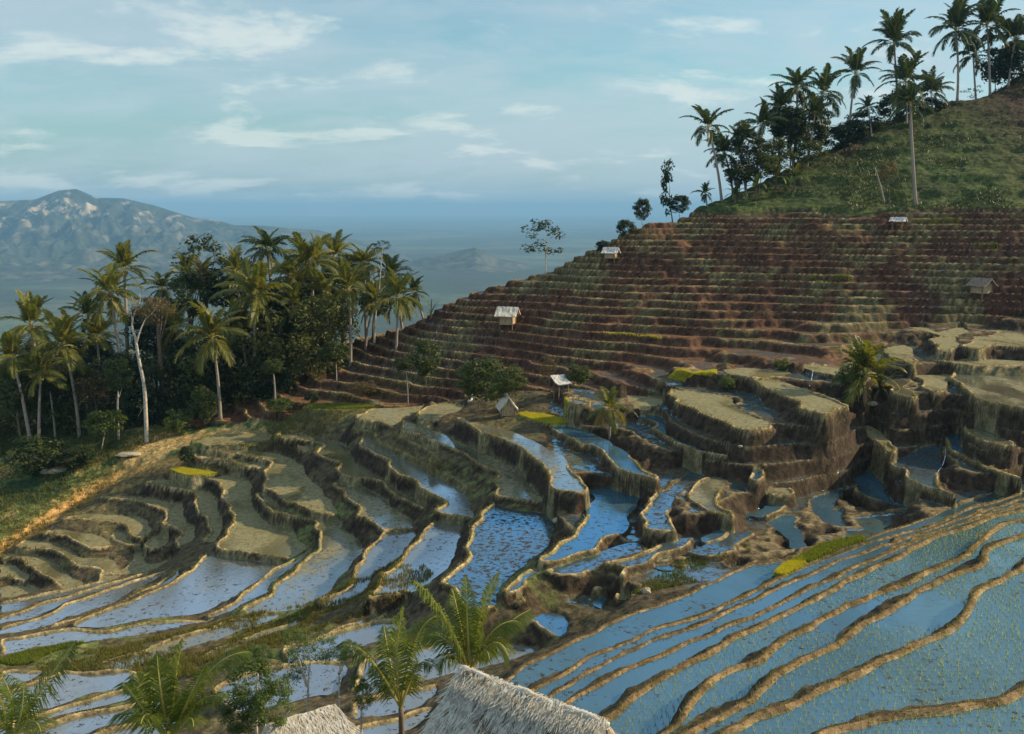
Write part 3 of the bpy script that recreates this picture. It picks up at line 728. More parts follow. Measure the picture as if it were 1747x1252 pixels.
STEP = 0.58
for_wet = [None]
def height(X, Y, need_attr=False):
    X = np.asarray(X, float); Y = np.asarray(Y, float)
    H = samp(X, Y)
    wx = 0.35 * fbm(X * 0.9, Y * 0.9, 31, 3); wy = 0.35 * fbm(X * 0.9, Y * 0.9, 41, 3)
    rough = fbm(X * 0.55, Y * 0.55, 3, 4)
    tread = np.zeros(X.shape); bund = np.zeros(X.shape); far = np.zeros(X.shape); kindc = np.zeros(X.shape)
    # far hillside
    beyond = sstep(Y - base_y(X), 0.0, 2.0) * sstep(X, -34, -28)
    H0 = H + 0.8 * fbm(X * 0.09, Y * 0.09, 5, 3) * beyond + 0.16 * rough * beyond
    top = 39.2 + 1.6 * vnoise(X * 0.06, Y * 0.05, 8) + 0.6 * vnoise(X * 0.3, Y * 0.3, 18)
    q = beyond * sstep(top - H0, 0.0, 0.25)
    Ls = (H0 + 0.60 * fbm(X * 0.17, Y * 0.17, 77, 4) + 0.9 * vnoise(X * 0.05, Y * 0.08, 79)) / STEP
    fr = Ls - np.floor(Ls)
    hs = (np.floor(Ls) + sstep(fr, 0.74, 0.97)) * STEP - (Ls * STEP - H0)
    bd = np.exp(-((fr - 0.07) / 0.07) ** 2) + np.exp(-((fr - 1.04) / 0.06) ** 2)
    hs = np.floor(Ls) * STEP + sstep(fr, 0.74, 0.97) * STEP + 0.13 * np.clip(bd, 0, 1)
    H = np.where(q > 0.5, hs, H0)
    far = np.where(q > 0.5, 1.0, 0.0)
    tread = np.where((q > 0.5) & (fr < 0.72), 1.0, 0.0)
    bund = np.where(q > 0.5, np.clip(bd, 0, 1), 0)
    hill = sstep(H0 - top, 0.0, 0.3) * beyond
    # waist of rough ground between the fields
    H = H + (1 - far) * (0.20 * rough + 0.10 * fbm(X * 2.1, Y * 2.1, 12, 3)) * (1 - 0.2 * hill) + hill * 0.25 * sstep((H0 * 0.55) % 1.0, 0.6, 1.0)
    # minor, untended steps between the larger fields of the bowl
    mk = sstep(X - 0.02 * Y, -1, 4) * (1 - beyond) * sstep(Y, 36, 39) * sstep(H, 21.4, 22.0)
    Lq = (H + 0.35 * fbm(X * 0.3, Y * 0.3, 91, 3)) / 0.85
    fq = Lq - np.floor(Lq)
    bq = np.exp(-((fq - 0.05) / 0.07) ** 2) + np.exp(-((fq - 1.04) / 0.06) ** 2)
    hq = (np.floor(Lq) + sstep(fq, 0.62, 0.98)) * 0.85 + 0.10 * bq
    H = H * (1 - mk) + hq * mk
    tread = np.where(mk > 0.5, np.where(fq < 0.6, 0.35, 0.0), tread)
    bund = np.where(mk > 0.5, np.clip(bq, 0, 1) * 0.4, bund)
    wetm = np.where((mk > 0.5) & (fq < 0.6) & (fq > 0.1), sstep(fbm(X * 0.16, Y * 0.16, 95, 2), -0.4, -0.2), 0.0)
    wetm = np.maximum(wetm, np.where((far > 0.5) & (fr < 0.66) & (fr > 0.12), 0.8 * sstep(fbm(X * 0.06, Y * 0.1, 96, 3), 0.05, 0.3), 0.0))
    for pl in POLYS:
        P = pl['P']
        m = (X > P[:, 0].min() - 0.6) & (X < P[:, 0].max() + 0.6) & (Y > P[:, 1].min() - 0.6) & (Y < P[:, 1].max() + 0.6)
        if not m.any(): continue
        idx = np.nonzero(m)
        xs, ys = X[idx], Y[idx]
        sd, qx, qy = seg_dist(P, xs, ys)
        k = sd < 0.35
        if not k.any(): continue
        idx = tuple(i[k] for i in idx); xs, ys, sd, qx, qy = xs[k], ys[k], sd[k], qx[k], qy[k]
        wgt = 1 - sstep(sd, -0.04, 0.14)
        sg = np.where(sd < 0, 1.0, -1.0)
        dn = np.abs(sd) + 1e-6
        nx, ny = (qx - xs) / dn * sg, (qy - ys) / dn * sg
        outer = samp(qx + nx * 0.7, qy + ny * 0.7)
        lip = sstep(pl['z'] - outer, -0.15, 0.2)
        c = -pl['bw'] * 0.45
        bmp = np.exp(-((sd - c) / (pl['bw'] * 0.55)) ** 2) * lip
        cur = H[idx]
        new = cur * (1 - wgt) + pl['z'] * wgt + bmp * pl['bh'] * (0.75 + 0.5 * vnoise(xs * 1.3, ys * 1.3, 6)) * (sd < 0.12)
        low = cur * (1 - wgt) + pl['z'] * wgt
        new = np.where(sd > 0, np.maximum(new, cur), new)
        H[idx] = new
        tread[idx] = np.where(sd < 0.0, 1 - bmp, tread[idx] * (1 - bmp))
        bund[idx] = np.maximum(bund[idx] * (sd > -0.1), bmp)
        far[idx] = np.where(sd < 0.1, 0, far[idx])
        kc = {'grass': 1, 'turf': 2, 'near': 3, 'marsh': 4}.get(pl['kind'], 0)
        kindc[idx] = np.where(sd < 0.15, kc, kindc[idx])
    for_wet[0] = np.where(kindc + 0 * X > 0, 0, wetm) * (tread > 0.3) * (1 - bund)
    if need_attr:
        return H, tread, bund, far, kindc, hill
    return H


def ground(x, y):
    return float(height(np.array([x]), np.array([y]))[0])


def hit(px, py, dmin=14, dmax=180):
    """first point of the ground seen through a pixel"""
    ds = np.geomspace(dmin, dmax, 900)
    dx = (px - 873.5) / F; dy = (626.0 - py) / F
    ry, rz = cp + dy * sp, -sp + dy * cp
    t = ds / ry
    X, Y, Z = dx * t, ry * t, CZ + rz * t
    Hh = height(X, Y)
    k = np.nonzero(Z < Hh)[0]
    if len(k) == 0:
        k = [int(np.argmin(Z - Hh))]
    return (float(X[k[0]]), float(Y[k[0]]), float(Hh[k[0]]))


# ------------------------------------------------------------------ terrain sheet
NC, NR = 1060, 900
tt = np.linspace(-0.72, 0.74, NC)
yy = np.concatenate([np.geomspace(12.5, 62.0, 700), np.geomspace(62.2, 175.0, 380)]); NR = len(yy)
TT, YY = np.meshgrid(tt, yy)
XX = TT * YY
X = XX.ravel(); Y = YY.ravel()
H, tread, bund, far, kindc, hill = height(X, Y, True)
wet = for_wet[0]
H2 = H.reshape(NR, NC)
gyy = np.gradient(H2, axis=0) / (np.gradient(YY, axis=0) + 1e-9)
gxx = np.gradient(H2, axis=1) / (np.gradient(XX, axis=1) + 1e-9)
slope = np.sqrt(gxx ** 2 + gyy ** 2).ravel()
steep = sstep(slope, 0.5, 1.1)
wet = wet * (1 - sstep(slope, 0.12, 0.3))
n1 = fbm(X * 0.25, Y * 0.25, 101, 4); n2 = fbm(X * 1.4, Y * 1.4, 111, 3); n3 = fbm(X * 0.07, Y * 0.07, 121, 3)


def mixc(a, b, f):
    return a * (1 - f[:, None]) + np.asarray(b)[None, :] * f[:, None]


# valley: bare brown banks, thin grass on gentle ground
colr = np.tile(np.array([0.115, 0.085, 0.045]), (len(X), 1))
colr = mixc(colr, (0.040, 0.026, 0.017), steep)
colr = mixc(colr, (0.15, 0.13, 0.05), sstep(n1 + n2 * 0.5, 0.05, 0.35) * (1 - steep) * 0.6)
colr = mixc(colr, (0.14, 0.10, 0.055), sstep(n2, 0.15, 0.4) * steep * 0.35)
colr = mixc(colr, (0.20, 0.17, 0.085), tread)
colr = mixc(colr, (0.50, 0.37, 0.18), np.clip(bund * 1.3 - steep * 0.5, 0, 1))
# grassy slope left of the red path and the bank under the grove
left = sstep(-X - (62 - Y) * 0.15, 17, 21) * sstep(Y, 60, 66) * (1 - np.clip(tread + bund, 0, 1))
pathl = np.array([unproj(a, b, c)[:2] for a, b, c in LINES[0][0]])
sdp = np.full(X.shape, 9.0)
for a, b in zip(pathl[:-1], pathl[1:]):
    d = b - a; t = np.clip(((X - a[0]) * d[0] + (Y - a[1]) * d[1]) / (d @ d), 0, 1)
    sdp = np.minimum(sdp, np.hypot(X - a[0] - t * d[0], Y - a[1] - t * d[1]))
side = sstep(Y - np.interp(X, pathl[:, 0], pathl[:, 1]), -0.2, 0.3) * (X < pathl[-1, 0] + 6)
gl = side * (1 - far) * sstep(-X, 14, 18)
colr = mixc(colr, (0.13, 0.165, 0.05), gl)
colr = mixc(colr, (0.46, 0.31, 0.12), gl * sstep(n1 + 0.4 * n2, 0.0, 0.25))
colr = mixc(colr, (0.035, 0.06, 0.02), gl * sstep(-n1 + 0.3 * n2, 0.12, 0.3))
colr = mixc(colr, (0.62, 0.33, 0.10), np.exp(-(sdp / 0.8) ** 2) * (1 - tread * 0.8) * (Y > 50))
back = sstep(Y, 74, 80) * (1 - far) * (1 - hill) * (1 - gl) * (X < 0)
colr = mixc(colr, (0.13, 0.135, 0.045), back * (1 - tread) * 0.8)
# far hillside
fc = np.tile(np.array([0.150, 0.074, 0.036]), (len(X), 1))
fc = mixc(fc, (0.080, 0.040, 0.026), steep)
fc = mixc(fc, (0.11, 0.10, 0.045), sstep(n1 + 0.5 * n2, 0.0, 0.4) * 0.7)
fc = mixc(fc, (0.34, 0.25, 0.11), np.clip(bund * 1.1, 0, 1) * np.clip(0.45 + 1.6 * n1 + 0.8 * n3 - 0.012 * (X - 10), 0, 1))
colr = colr * (1 - far[:, None]) + fc * far[:, None]
# grass hill above the terraces
hc = np.tile(np.array([0.055, 0.070, 0.022]), (len(X), 1))
hc = mixc(hc, (0.080, 0.105, 0.028), sstep(n3 + 0.3 * n1, 0.0, 0.3))
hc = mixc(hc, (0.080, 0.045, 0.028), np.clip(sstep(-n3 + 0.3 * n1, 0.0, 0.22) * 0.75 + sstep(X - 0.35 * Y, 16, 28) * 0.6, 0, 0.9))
hc = mixc(hc, (0.060, 0.034, 0.022), sstep(X, 50, 76) * 0.75)  # shade deepening towards the right, put into the hill colour
colr = colr * (1 - hill[:, None]) + 0.85 * hc * hill[:, None]  # whole hill toned down, its shade painted into the colour
colr = mixc(colr, (0.14, 0.12, 0.05), (kindc == 1) * 0.6)
colr = mixc(colr, (0.17, 0.18, 0.04), (kindc == 2) * (1 - steep) * 1.0)
colr = mixc(colr, (0.24, 0.155, 0.08), (kindc == 3) * np.clip(bund * 1.3, 0, 1))
mz = (X < 2) & (X > -22) & (Y < 62) & (Y > 34)
colr = mixc(colr, (0.12, 0.15, 0.04), mz * sstep(n1 + n2, -0.05, 0.25) * (1 - tread) * (1 - steep) * 0.7)
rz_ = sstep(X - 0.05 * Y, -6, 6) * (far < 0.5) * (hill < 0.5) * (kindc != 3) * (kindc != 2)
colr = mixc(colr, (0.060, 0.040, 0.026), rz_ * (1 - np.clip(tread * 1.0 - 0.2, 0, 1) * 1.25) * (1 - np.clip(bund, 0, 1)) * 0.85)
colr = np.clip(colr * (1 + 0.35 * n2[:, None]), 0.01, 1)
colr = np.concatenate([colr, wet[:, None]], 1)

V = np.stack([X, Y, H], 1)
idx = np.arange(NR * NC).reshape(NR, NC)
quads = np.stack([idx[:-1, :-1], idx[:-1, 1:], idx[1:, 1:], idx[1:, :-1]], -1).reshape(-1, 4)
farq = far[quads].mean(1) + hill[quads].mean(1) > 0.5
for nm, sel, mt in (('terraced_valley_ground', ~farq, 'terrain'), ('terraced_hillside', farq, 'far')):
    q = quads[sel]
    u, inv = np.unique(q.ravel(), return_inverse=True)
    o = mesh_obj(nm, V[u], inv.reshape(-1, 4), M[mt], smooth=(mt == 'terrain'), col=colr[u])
    tag(o, kind='structure')

# ------------------------------------------------------------------ flood water, one sheet per field
def sign_area(P):
    x, y = P[:, 0], P[:, 1]
    return 0.5 * np.sum(x * np.roll(y, -1) - y * np.roll(x, -1))


from mathutils.geometry import tessellate_polygon
for i, pl in enumerate(POLYS):
    mt = MATOF.get(pl['kind'])
    if mt is None: continue
    P = pl['P']
    if sign_area(P) < 0: P = P[::-1]
    tg = np.roll(P, -1, 0) - np.roll(P, 1, 0)
    tg /= np.linalg.norm(tg, axis=1)[:, None] + 1e-9
    nrm = np.stack([tg[:, 1], -tg[:, 0]], 1)
    outer = samp(P[:, 0] + nrm[:, 0] * 0.7, P[:, 1] + nrm[:, 1] * 0.7)
    lip = sstep(pl['z'] - outer, -0.15, 0.2)
    off = 0.02 - lip * (pl['bw'] * 0.42 + 0.02)
    Q = P + nrm * off[:, None]
    vv = np.stack([Q[:, 0], Q[:, 1], np.full(len(Q), pl['z'] + 0.035)], 1)
    tris = tessellate_polygon([[Vector((a, b, 0)) for a, b in Q]])
    if not tris: continue
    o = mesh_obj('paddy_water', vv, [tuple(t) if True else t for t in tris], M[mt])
    me = o.data
    if sum(p.normal.z for p in me.polygons) < 0:
        me.flip_normals()
    tag(o, kind='structure')

# ------------------------------------------------------------------ distant country
def patch_mat():
    m, t = new_mat('distant farmland')
    pos = t.n('ShaderNodeNewGeometry').outputs['Position']
    v = t.n('ShaderNodeTexVoronoi', {'Vector': t.n('ShaderNodeMapping', {'Vector': pos, 'Scale': (0.5, 1, 1)}).outputs[0], 'Scale': 0.004}).outputs['Color']
    a = t.ramp(t.noise(pos, 0.0016, 6, 0.65), 0.45, 0.6)
    b = t.ramp(t.noise(pos, 0.02, 5, 0.7), 0.4, 0.6)
    c = t.mix(a, (0.025, 0.045, 0.025), (0.13, 0.16, 0.09))
    c = t.mix(t.math('MULTIPLY', b, 0.6), c, (0.03, 0.045, 0.02))
    c = t.mix(0.25, c, v, 'MULTIPLY')
    return finish(m, t, t.n('ShaderNodeBsdfPrincipled', {'Base Color': c, 'Roughness': 0.9}).outputs[0])


M['plain'] = patch_mat()
tt2 = np.linspace(-1.1, 1.1, 160); yy2 = np.geomspace(190, 29000, 120)
A, B = np.meshgrid(tt2, yy2)
Xp, Yp = (A * B).ravel(), B.ravel()
Zp = -200 + 25 * fbm(Xp * 0.0011, Yp * 0.0011, 61, 3) * sstep(Yp, 400, 1500)
Zp = np.where(Yp < 1400, Zp, Zp)
ii = np.arange(160 * 120).reshape(120, 160)
qq = np.stack([ii[:-1, :-1], ii[:-1, 1:], ii[1:, 1:], ii[1:, :-1]], -1).reshape(-1, 4)
tag(mesh_obj('coastal_plain', np.stack([Xp, Yp, Zp], 1), qq, M['plain'], smooth=True), kind='structure')
# slope that carries the near ground down to the plain
def mount(name, crest, d0, d1, d2, zb, seed, mat, n=260, m=110, rug=0.8):
    cx_ = np.array([c[0] for c in crest]); cyp = np.array([c[1] for c in crest])
    pxs = np.linspace(cx_[0], cx_[-1], n)
    pys = np.interp(pxs, cx_, cyp)
    V = []
    s = np.concatenate([np.linspace(0, 1, m), np.linspace(1, 0, 25)[1:]])
    dd = np.concatenate([np.linspace(d0, d1, m), np.linspace(d1, d2, 25)[1:]])
    Xs = []; 
    crest3 = np.array([unproj(a, b, d=d1) for a, b in zip(pxs, pys)])
    T = crest3[:, 0] / crest3[:, 1]
    Xg = T[None, :] * dd[:, None]; Yg = np.repeat(dd[:, None], n, 1)
    ztop = crest3[:, 2][None, :]
    prof = s[:, None] ** 1.15
    k = 1.0 / (d1 * 0.045)
    r = 1 - 2 * np.abs(fbm(Xg * k, Yg * k * 0.55, seed, 5))
    r2 = 1 - 2 * np.abs(fbm(Xg * k * 2.7 + 9, Yg * k * 1.4, seed + 20, 4))
    hgt = (ztop - zb) * prof
    mod = rug * (1 - r) + rug * 0.45 * (1 - r2)
    Z = zb + hgt * (1 - mod * (1 - s[:, None] ** 6) * 0.9)
    V = np.stack([Xg.ravel(), Yg.ravel(), Z.ravel()], 1)
    R, Cn = Xg.shape
    ix = np.arange(R * Cn).reshape(R, Cn)
    q = np.stack([ix[:-1, :-1], ix[:-1, 1:], ix[1:, 1:], ix[1:, :-1]], -1).reshape(-1, 4)
    return tag(mesh_obj(name, V, q, mat, smooth=True), kind='structure')


def mount_mat():
    m, t = new_mat('distant mountain')
    g = t.n('ShaderNodeNewGeometry'); pos = g.outputs['Position']
    a = t.ramp(t.noise(pos, 0.006, 7, 0.7, 0.6), 0.5, 0.62)
    b = t.ramp(t.noise(pos, 0.03, 5, 0.7), 0.4, 0.65)
    sz = t.n('ShaderNodeSeparateXYZ', {0: pos}).outputs[2]
    hi = t.ramp(sz, -120, 60, 0.15, 1.0)
    c = t.mix(b, (0.012, 0.026, 0.022), (0.06, 0.07, 0.04))
    c = t.mix(t.math('MULTIPLY', a, hi), c, (0.62, 0.48, 0.32))
    return finish(m, t, t.n('ShaderNodeBsdfPrincipled', {'Base Color': c, 'Roughness': 0.95}).outputs[0])


M['mount'] = mount_mat()
mount('mountain_range', L('-420,400 -300,372 -200,352 -100,347 0,343 60,340 100,325 130,322 165,337 210,338 262,350 300,362 330,371 372,376 400,384 450,385 500,390 540,392 580,402 620,412 680,428 740,440 800,452'),
      3000, 5200, 7500, -212, 201, M['mount'], 380, 130)
mount('foothill', L('680,452 720,440 745,435 770,431 800,424 812,422 830,430 850,441 880,446 920,456'), 3300, 3900, 4500, -212, 231, M['mount'], 120, 50, 0.25)

# haze
hz = MB().box((0, 13000, 0), (62000, 34000, 2))
hm, ht = new_mat('haze air')
ho = ht.n('ShaderNodeOutputMaterial')
hv = ht.n('ShaderNodeVolumePrincipled', {'Color': (0.34, 0.66, 1.0, 1), 'Density': 0.00012, 'Anisotropy': 0.0})
hm.node_tree.links.new(hv.outputs[0], ho.inputs['Volume'])
hb = MB(); hb.box((0, 14000, -22), (70000, 32000, 386))
haze = hb.obj('haze', hm)
tag(haze, kind='stuff')

# ================================================================== PLANTS
def bez(p0, p1, p2, n):
    t = np.linspace(0, 1, n)[:, None]
    return (1 - t) ** 2 * p0 + 2 * t * (1 - t) * p1 + t ** 2 * p2


def frond_parts(curve, nl, llen, lw, droop, seed, vee=0.35):
    """rachis + leaflets along a curve (Nx3); leaflets hang under their own weight"""
    r = np.random.default_rng(seed)
    curve = np.asarray(curve, float)
    n = len(curve)
    tg = np.gradient(curve, axis=0); tg /= np.linalg.norm(tg, axis=1)[:, None]
    V = []; Fc = []
    k = 0
    up = np.array([0, 0, 1.0])
    for i in range(nl):
        f = 0.16 + 0.84 * (i + 0.5) / nl
        u = f * (n - 1); a = min(int(u), n - 2); w_ = u - a
        p = curve[a] * (1 - w_) + curve[a + 1] * w_
        t = tg[a] * (1 - w_) + tg[a + 1] * w_
        side = np.cross(t, up)
        if np.linalg.norm(side) < 0.15: side = np.cross(t, np.array([0.3, 0.9, 0.1]))
        side /= np.linalg.norm(side)
        nor = np.cross(side, t)
        Ln = llen * (math.sin(math.pi * min(1, 0.18 + f * 0.80)) ** 0.6) * (1 if f < 0.9 else 0.8)
        for sgn in (-1, 1):
            l = Ln * r.uniform(0.82, 1.1)
            fw = 0.45 + 0.65 * f + r.normal(0, 0.11)
            d = sgn * side * math.cos(fw * 0.9) + t * math.sin(fw * 0.9) + nor * (vee + r.normal(0, 0.08))
            d /= np.linalg.norm(d)
            m1 = p + d * l * 0.45 - up * droop * l * 0.10
            e = p + d * l * 0.92 - up * droop * l * 0.52
            wv = t * lw * 0.5
            V += [p - wv * 0.6, p + wv * 0.6, m1 + wv, m1 - wv, e]
            Fc += [(k, k + 1, k + 2, k + 3), (k + 3, k + 2, k + 4)]
            k += 5
    return V, Fc


def frond_mesh(name, curve, nl, llen, lw, droop, seed, lm, rad=0.022, vee=0.35):
    b = MB()
    V, Fc = frond_parts(curve, nl, llen, lw, droop, seed, vee)
    b.add(V, Fc, 0)
    n = len(curve)
    b.tube(curve, [rad * (1.6 - 1.4 * i / (n - 1)) for i in range(n)], 4, 1, cap=False)
    me = b.obj(name, [lm, M['rachis']], link=False)
    d = me.data
    bpy.data.objects.remove(me)
    return d


def arc(el0, el1, length, n=9):
    """curve in the XZ plane whose direction turns from el0 down to el1"""
    pts = [np.zeros(3)]
    for i in range(n - 1):
        a = math.radians(el0 + (el1 - el0) * ((i + 0.5) / (n - 1)) ** 1.2)
        pts.append(pts[-1] + np.array([math.cos(a), 0, math.sin(a)]) * length / (n - 1))
    return np.array(pts)


FR = {}
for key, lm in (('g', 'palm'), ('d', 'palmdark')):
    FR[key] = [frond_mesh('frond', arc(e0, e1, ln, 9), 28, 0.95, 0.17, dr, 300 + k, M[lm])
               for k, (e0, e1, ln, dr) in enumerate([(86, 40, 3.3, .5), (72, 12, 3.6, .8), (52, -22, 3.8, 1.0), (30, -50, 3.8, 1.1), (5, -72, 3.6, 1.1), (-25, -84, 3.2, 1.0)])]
FR['y'] = [frond_mesh('dry_frond', arc(-35, -86, 3.0, 8), 18, 0.6, 0.09, 1.2, 340, M['palmdry'])]
nut = MB()
for k in range(7):
    a = k * 2.4
    th = np.linspace(0, 2 * math.pi, 7)[:-1]
    c = np.array([0.22 * math.cos(a), 0.22 * math.sin(a), -0.22 - 0.08 * (k % 3)])
    Vn = [c + np.array([0, 0, 0.15])] + [c + 0.12 * np.array([math.cos(t), math.sin(t), 0]) for t in th] + [c - np.array([0, 0, 0.15])]
    nut.add(Vn, [(0, 1 + i, 1 + (i + 1) % 6) for i in range(6)] + [(7, 1 + (i + 1) % 6, 1 + i) for i in range(6)])
NUTM = nut.obj('coconuts', [M['rachis']], link=False).data


def coconut_palm(label, crown_px, rpx, d=None, base_px=None, nf=18, style='g', group=None, bark='trunk', nuts=True, dry=1, name='coconut_palm', thin=1.0):
    """crown given by the pixel of its heart; either the base is seen (base_px) or its distance d"""
    s_ = int(crown_px[0] * 7 + crown_px[1])
    r = np.random.default_rng(s_)
    if base_px is not None:
        b = np.array(hit(*base_px)) if d is None else None
        if b is None:
            b = np.array(unproj(base_px[0], base_px[1], d=d)); b[2] = ground(b[0], b[1])
        dd = b[1]
    else:
        dd = d
    c = np.array(unproj(crown_px[0], crown_px[1], d=dd + 0.3))
    if base_px is None:
        bx = c[0] + r.uniform(-1.2, 1.2)
        b = np.array([bx, dd, ground(bx, dd)])
    root = thing(name, label, 'palm tree', tuple(b), 0, group)
    ctr = c - b
    hgt = ctr[2]
    mid = np.array([ctr[0] * 0.35 + r.normal(0, 0.03) * hgt, ctr[1] * 0.3, hgt * 0.5])
    tr = bez(np.array([0, 0, -0.4]), mid, ctr, 12)
    R0 = (0.10 + 0.010 * hgt) * thin
    rad = [R0 * (1.35 if i == 0 else 1.0 - 0.45 * i / 11) for i in range(12)]
    mb = MB(); mb.tube(tr, rad, 7)
    mb.obj('trunk', M[bark], root, smooth=True)
    sc = (rpx * dd / F) / 2.75
    tlx, tly = r.normal(0, 0.16), r.normal(0, 0.16)
    nf += int(r.integers(-4, 4))
    a0 = r.uniform(0, 6.28)
    for i in range(nf):
        q = (i + 0.5) / nf
        k = min(5, int(q ** 1.15 * 6))
        child('frond', FR[style][k], root, tuple(ctr), (tlx + r.normal(0, 0.16), tly + r.normal(0, 0.14), a0 + i * 2.39996 + r.normal(0, 0.25)), sc * r.uniform(0.72, 1.15))
    for i in range(dry):
        child('dry_frond', FR['y'][0], root, tuple(ctr - np.array([0, 0, 0.1])), (0, 0, r.uniform(0, 6.28)), sc)
    if nuts:
        child('coconuts', NUTM, root, tuple(ctr), (0, 0, 0), sc * 1.3)
    return root


GP = 'coconut palms in the grove on the left'
GR = 'palms along the ridge'
palms = [
 ('green coconut palm leaning over the left edge of the grove, cut by the frame side', (22, 610), 46, 84, None, 'g', GP),
 ('coconut palm at the far left whose crown stands above the grove edge', (52, 555), 52, 93, None, 'g', GP),
 ('low coconut palm with yellow-green arching fronds, third from the left', (108, 590), 54, 86, None, 'g', GP),
 ('tall coconut palm with slim pale trunk left of the white bare tree', (187, 500), 52, 89, None, 'g', GP),
 ('coconut palm standing highest on the left, behind its slim twin', (212, 460), 46, 97, None, 'g', GP),
 ('dark small palm crown peeping above the grove between the two tall palms', (277, 492), 28, 108, None, 'd', GP),
 ('coconut palm with a clear pale trunk rising before the dark grove', (362, 575), 58, None, (376, 715), 'g', GP),
 ('large coconut palm with long hanging fronds in the grove middle', (436, 505), 60, 90, None, 'g', GP),
 ('dark coconut palm breaking the skyline over the grove middle', (456, 425), 36, 106, None, 'd', GP),
 ('coconut palm behind the large drooping palm, half hidden by it', (492, 470), 42, 100, None, 'g', GP),
 ('tall coconut palm with slim trunk and spreading crown at the grove skyline', (530, 448), 50, 97, None, 'g', GP),
 ('coconut palm crown packed between two taller crowns on the skyline', (570, 440), 40, 104, None, 'g', GP),
 ('coconut palm with long bare trunk at the right part of the grove', (594, 492), 48, 92, (598, 640), 'g', GP),
 ('coconut palm at the right end of the grove with tall bare trunk', (678, 508), 42, 92, (676, 642), 'g', GP),
 ('windblown dark palm behind the forked white tree', (668, 470), 36, 102, None, 'd', GP),
 ('coconut palm crown deep in the grove above the dark shade', (400, 465), 42, 101, None, 'g', GP),
 ('coconut palm crown rising left of the grove middle', (345, 480), 40, 103, None, 'g', GP),
 ('small coconut palm low between the grove trunks on the left', (150, 540), 36, 97, None, 'd', GP),
 ('coconut palm crown right of the tall skyline palm', (622, 450), 36, 103, None, 'g', GP),
 ('leftmost palm on the ridge, full round crown and slightly bent trunk', (1208, 218), 40, 113, (1232, 337), 'd', GR),
 ('shaggy palm close behind the leftmost ridge palm', (1236, 262), 32, 115, None, 'd', GR),
 ('spreading palm on the ridge above the banana clump', (1302, 212), 36, 118, None, 'd', GR),
 ('small low palm on the open shoulder of the ridge', (1203, 330), 18, 111, (1207, 348), 'd', GR),
 ('ridge palm with pale upright trunk in the middle of the clump', (1360, 150), 36, 121, None, 'd', GR),
 ('ridge palm with leaning trunk just right of the upright one', (1404, 160), 38, 123, None, 'd', GR),
 ('ridge palm standing alone against pale sky, crown like a pinwheel', (1459, 126), 36, 127, None, 'd', GR),
 ('tallest palm left of the gap on the ridge, star shaped crown', (1525, 74), 44, 131, None, 'd', GR),
 ('dark ragged palm below the star shaped one', (1545, 140), 42, 128, None, 'd', GR),
 ('short dark palm right of the ragged one', (1588, 158), 32, 132, None, 'd', GR),
 ('tall palm with bare trunk standing right of the gap on the ridge', (1630, 52), 46, 136, (1633, 172), 'd', GR),
 ('tall palm on the ridge top beside its bare trunked neighbour', (1684, 45), 44, 138, (1689, 168), 'd', GR),
 ('dark palm at the right edge of the ridge, cut by the frame', (1732, 68), 42, 139, None, 'd', GR),
 ('lower palm crown squeezed in the right corner of the ridge', (1660, 95), 36, 140, None, 'd', GR),
 ('yellow-green palm crown low in the grove right of the clear trunked palm', (410, 560), 44, 91, None, 'g', GP),
 ('palm crown hanging over the dark shade under the skyline palms', (500, 525), 46, 93, None, 'g', GP),
 ('palm crown at mid height between the two right bare trunks', (640, 520), 38, 96, None, 'g', GP),
 ('palm crown at mid height left of the long bare trunked palm', (552, 500), 42, 95, None, 'g', GP),
 ('low palm crown under the tall twins at the left', (165, 575), 40, 91, None, 'g', GP),
 ('palm crown in the shade right of the bare white tree', (300, 560), 40, 93, None, 'g', GP),
 ('palm crown low beside the left frame edge, below its neighbours', (70, 640), 42, 84, None, 'g', GP),
 ('small palm at the grove end before the valley haze', (705, 500), 28, 98, None, 'd', GP),
 ('palm crown rising at the back, left of the airy thin tree', (318, 470), 36, 106, None, 'g', GP),
 ('young drooping palm between the leftmost ridge palms', (1262, 240), 28, 114, None, 'd', GR),
 ('fan shaped palm filling the clump above the grass hill edge', (1390, 195), 32, 120, None, 'd', GR),
 ('palm tucked behind the spreading one on the ridge', (1330, 185), 32, 121, None, 'd', GR),
 ('palm on the grass slope whose long bare trunk crosses the hill', (1553, 178), 34, 104, (1563, 352), 'd', GR),
 ('small palm behind the banana clump on the ridge', (1345, 235), 28, 119, None, 'd', GR),
 ('slender palm rising from bushes on the ridge', (1480, 185), 22, 126, None, 'd', GR),
]
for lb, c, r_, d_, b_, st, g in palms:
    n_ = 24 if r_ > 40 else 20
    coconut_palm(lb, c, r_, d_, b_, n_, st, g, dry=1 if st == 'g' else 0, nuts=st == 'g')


# broadleaf crowns: leaf faces scattered in clumps through the crown
def leaf_faces(cen, nrm, size, r):
    n = len(cen)
    a = r.normal(size=(n, 3)); a -= (a * nrm).sum(1)[:, None] * nrm; a /= np.linalg.norm(a, axis=1)[:, None]
    b = np.cross(nrm, a)
    s_ = size * r.uniform(0.7, 1.3, n)[:, None]
    V = np.stack([cen - a * s_, cen - b * s_ * 0.45 - nrm * s_ * 0.1, cen + a * s_, cen + b * s_ * 0.45 - nrm * s_ * 0.1], 1).reshape(-1, 3)
    return V, np.arange(4 * n).reshape(n, 4)


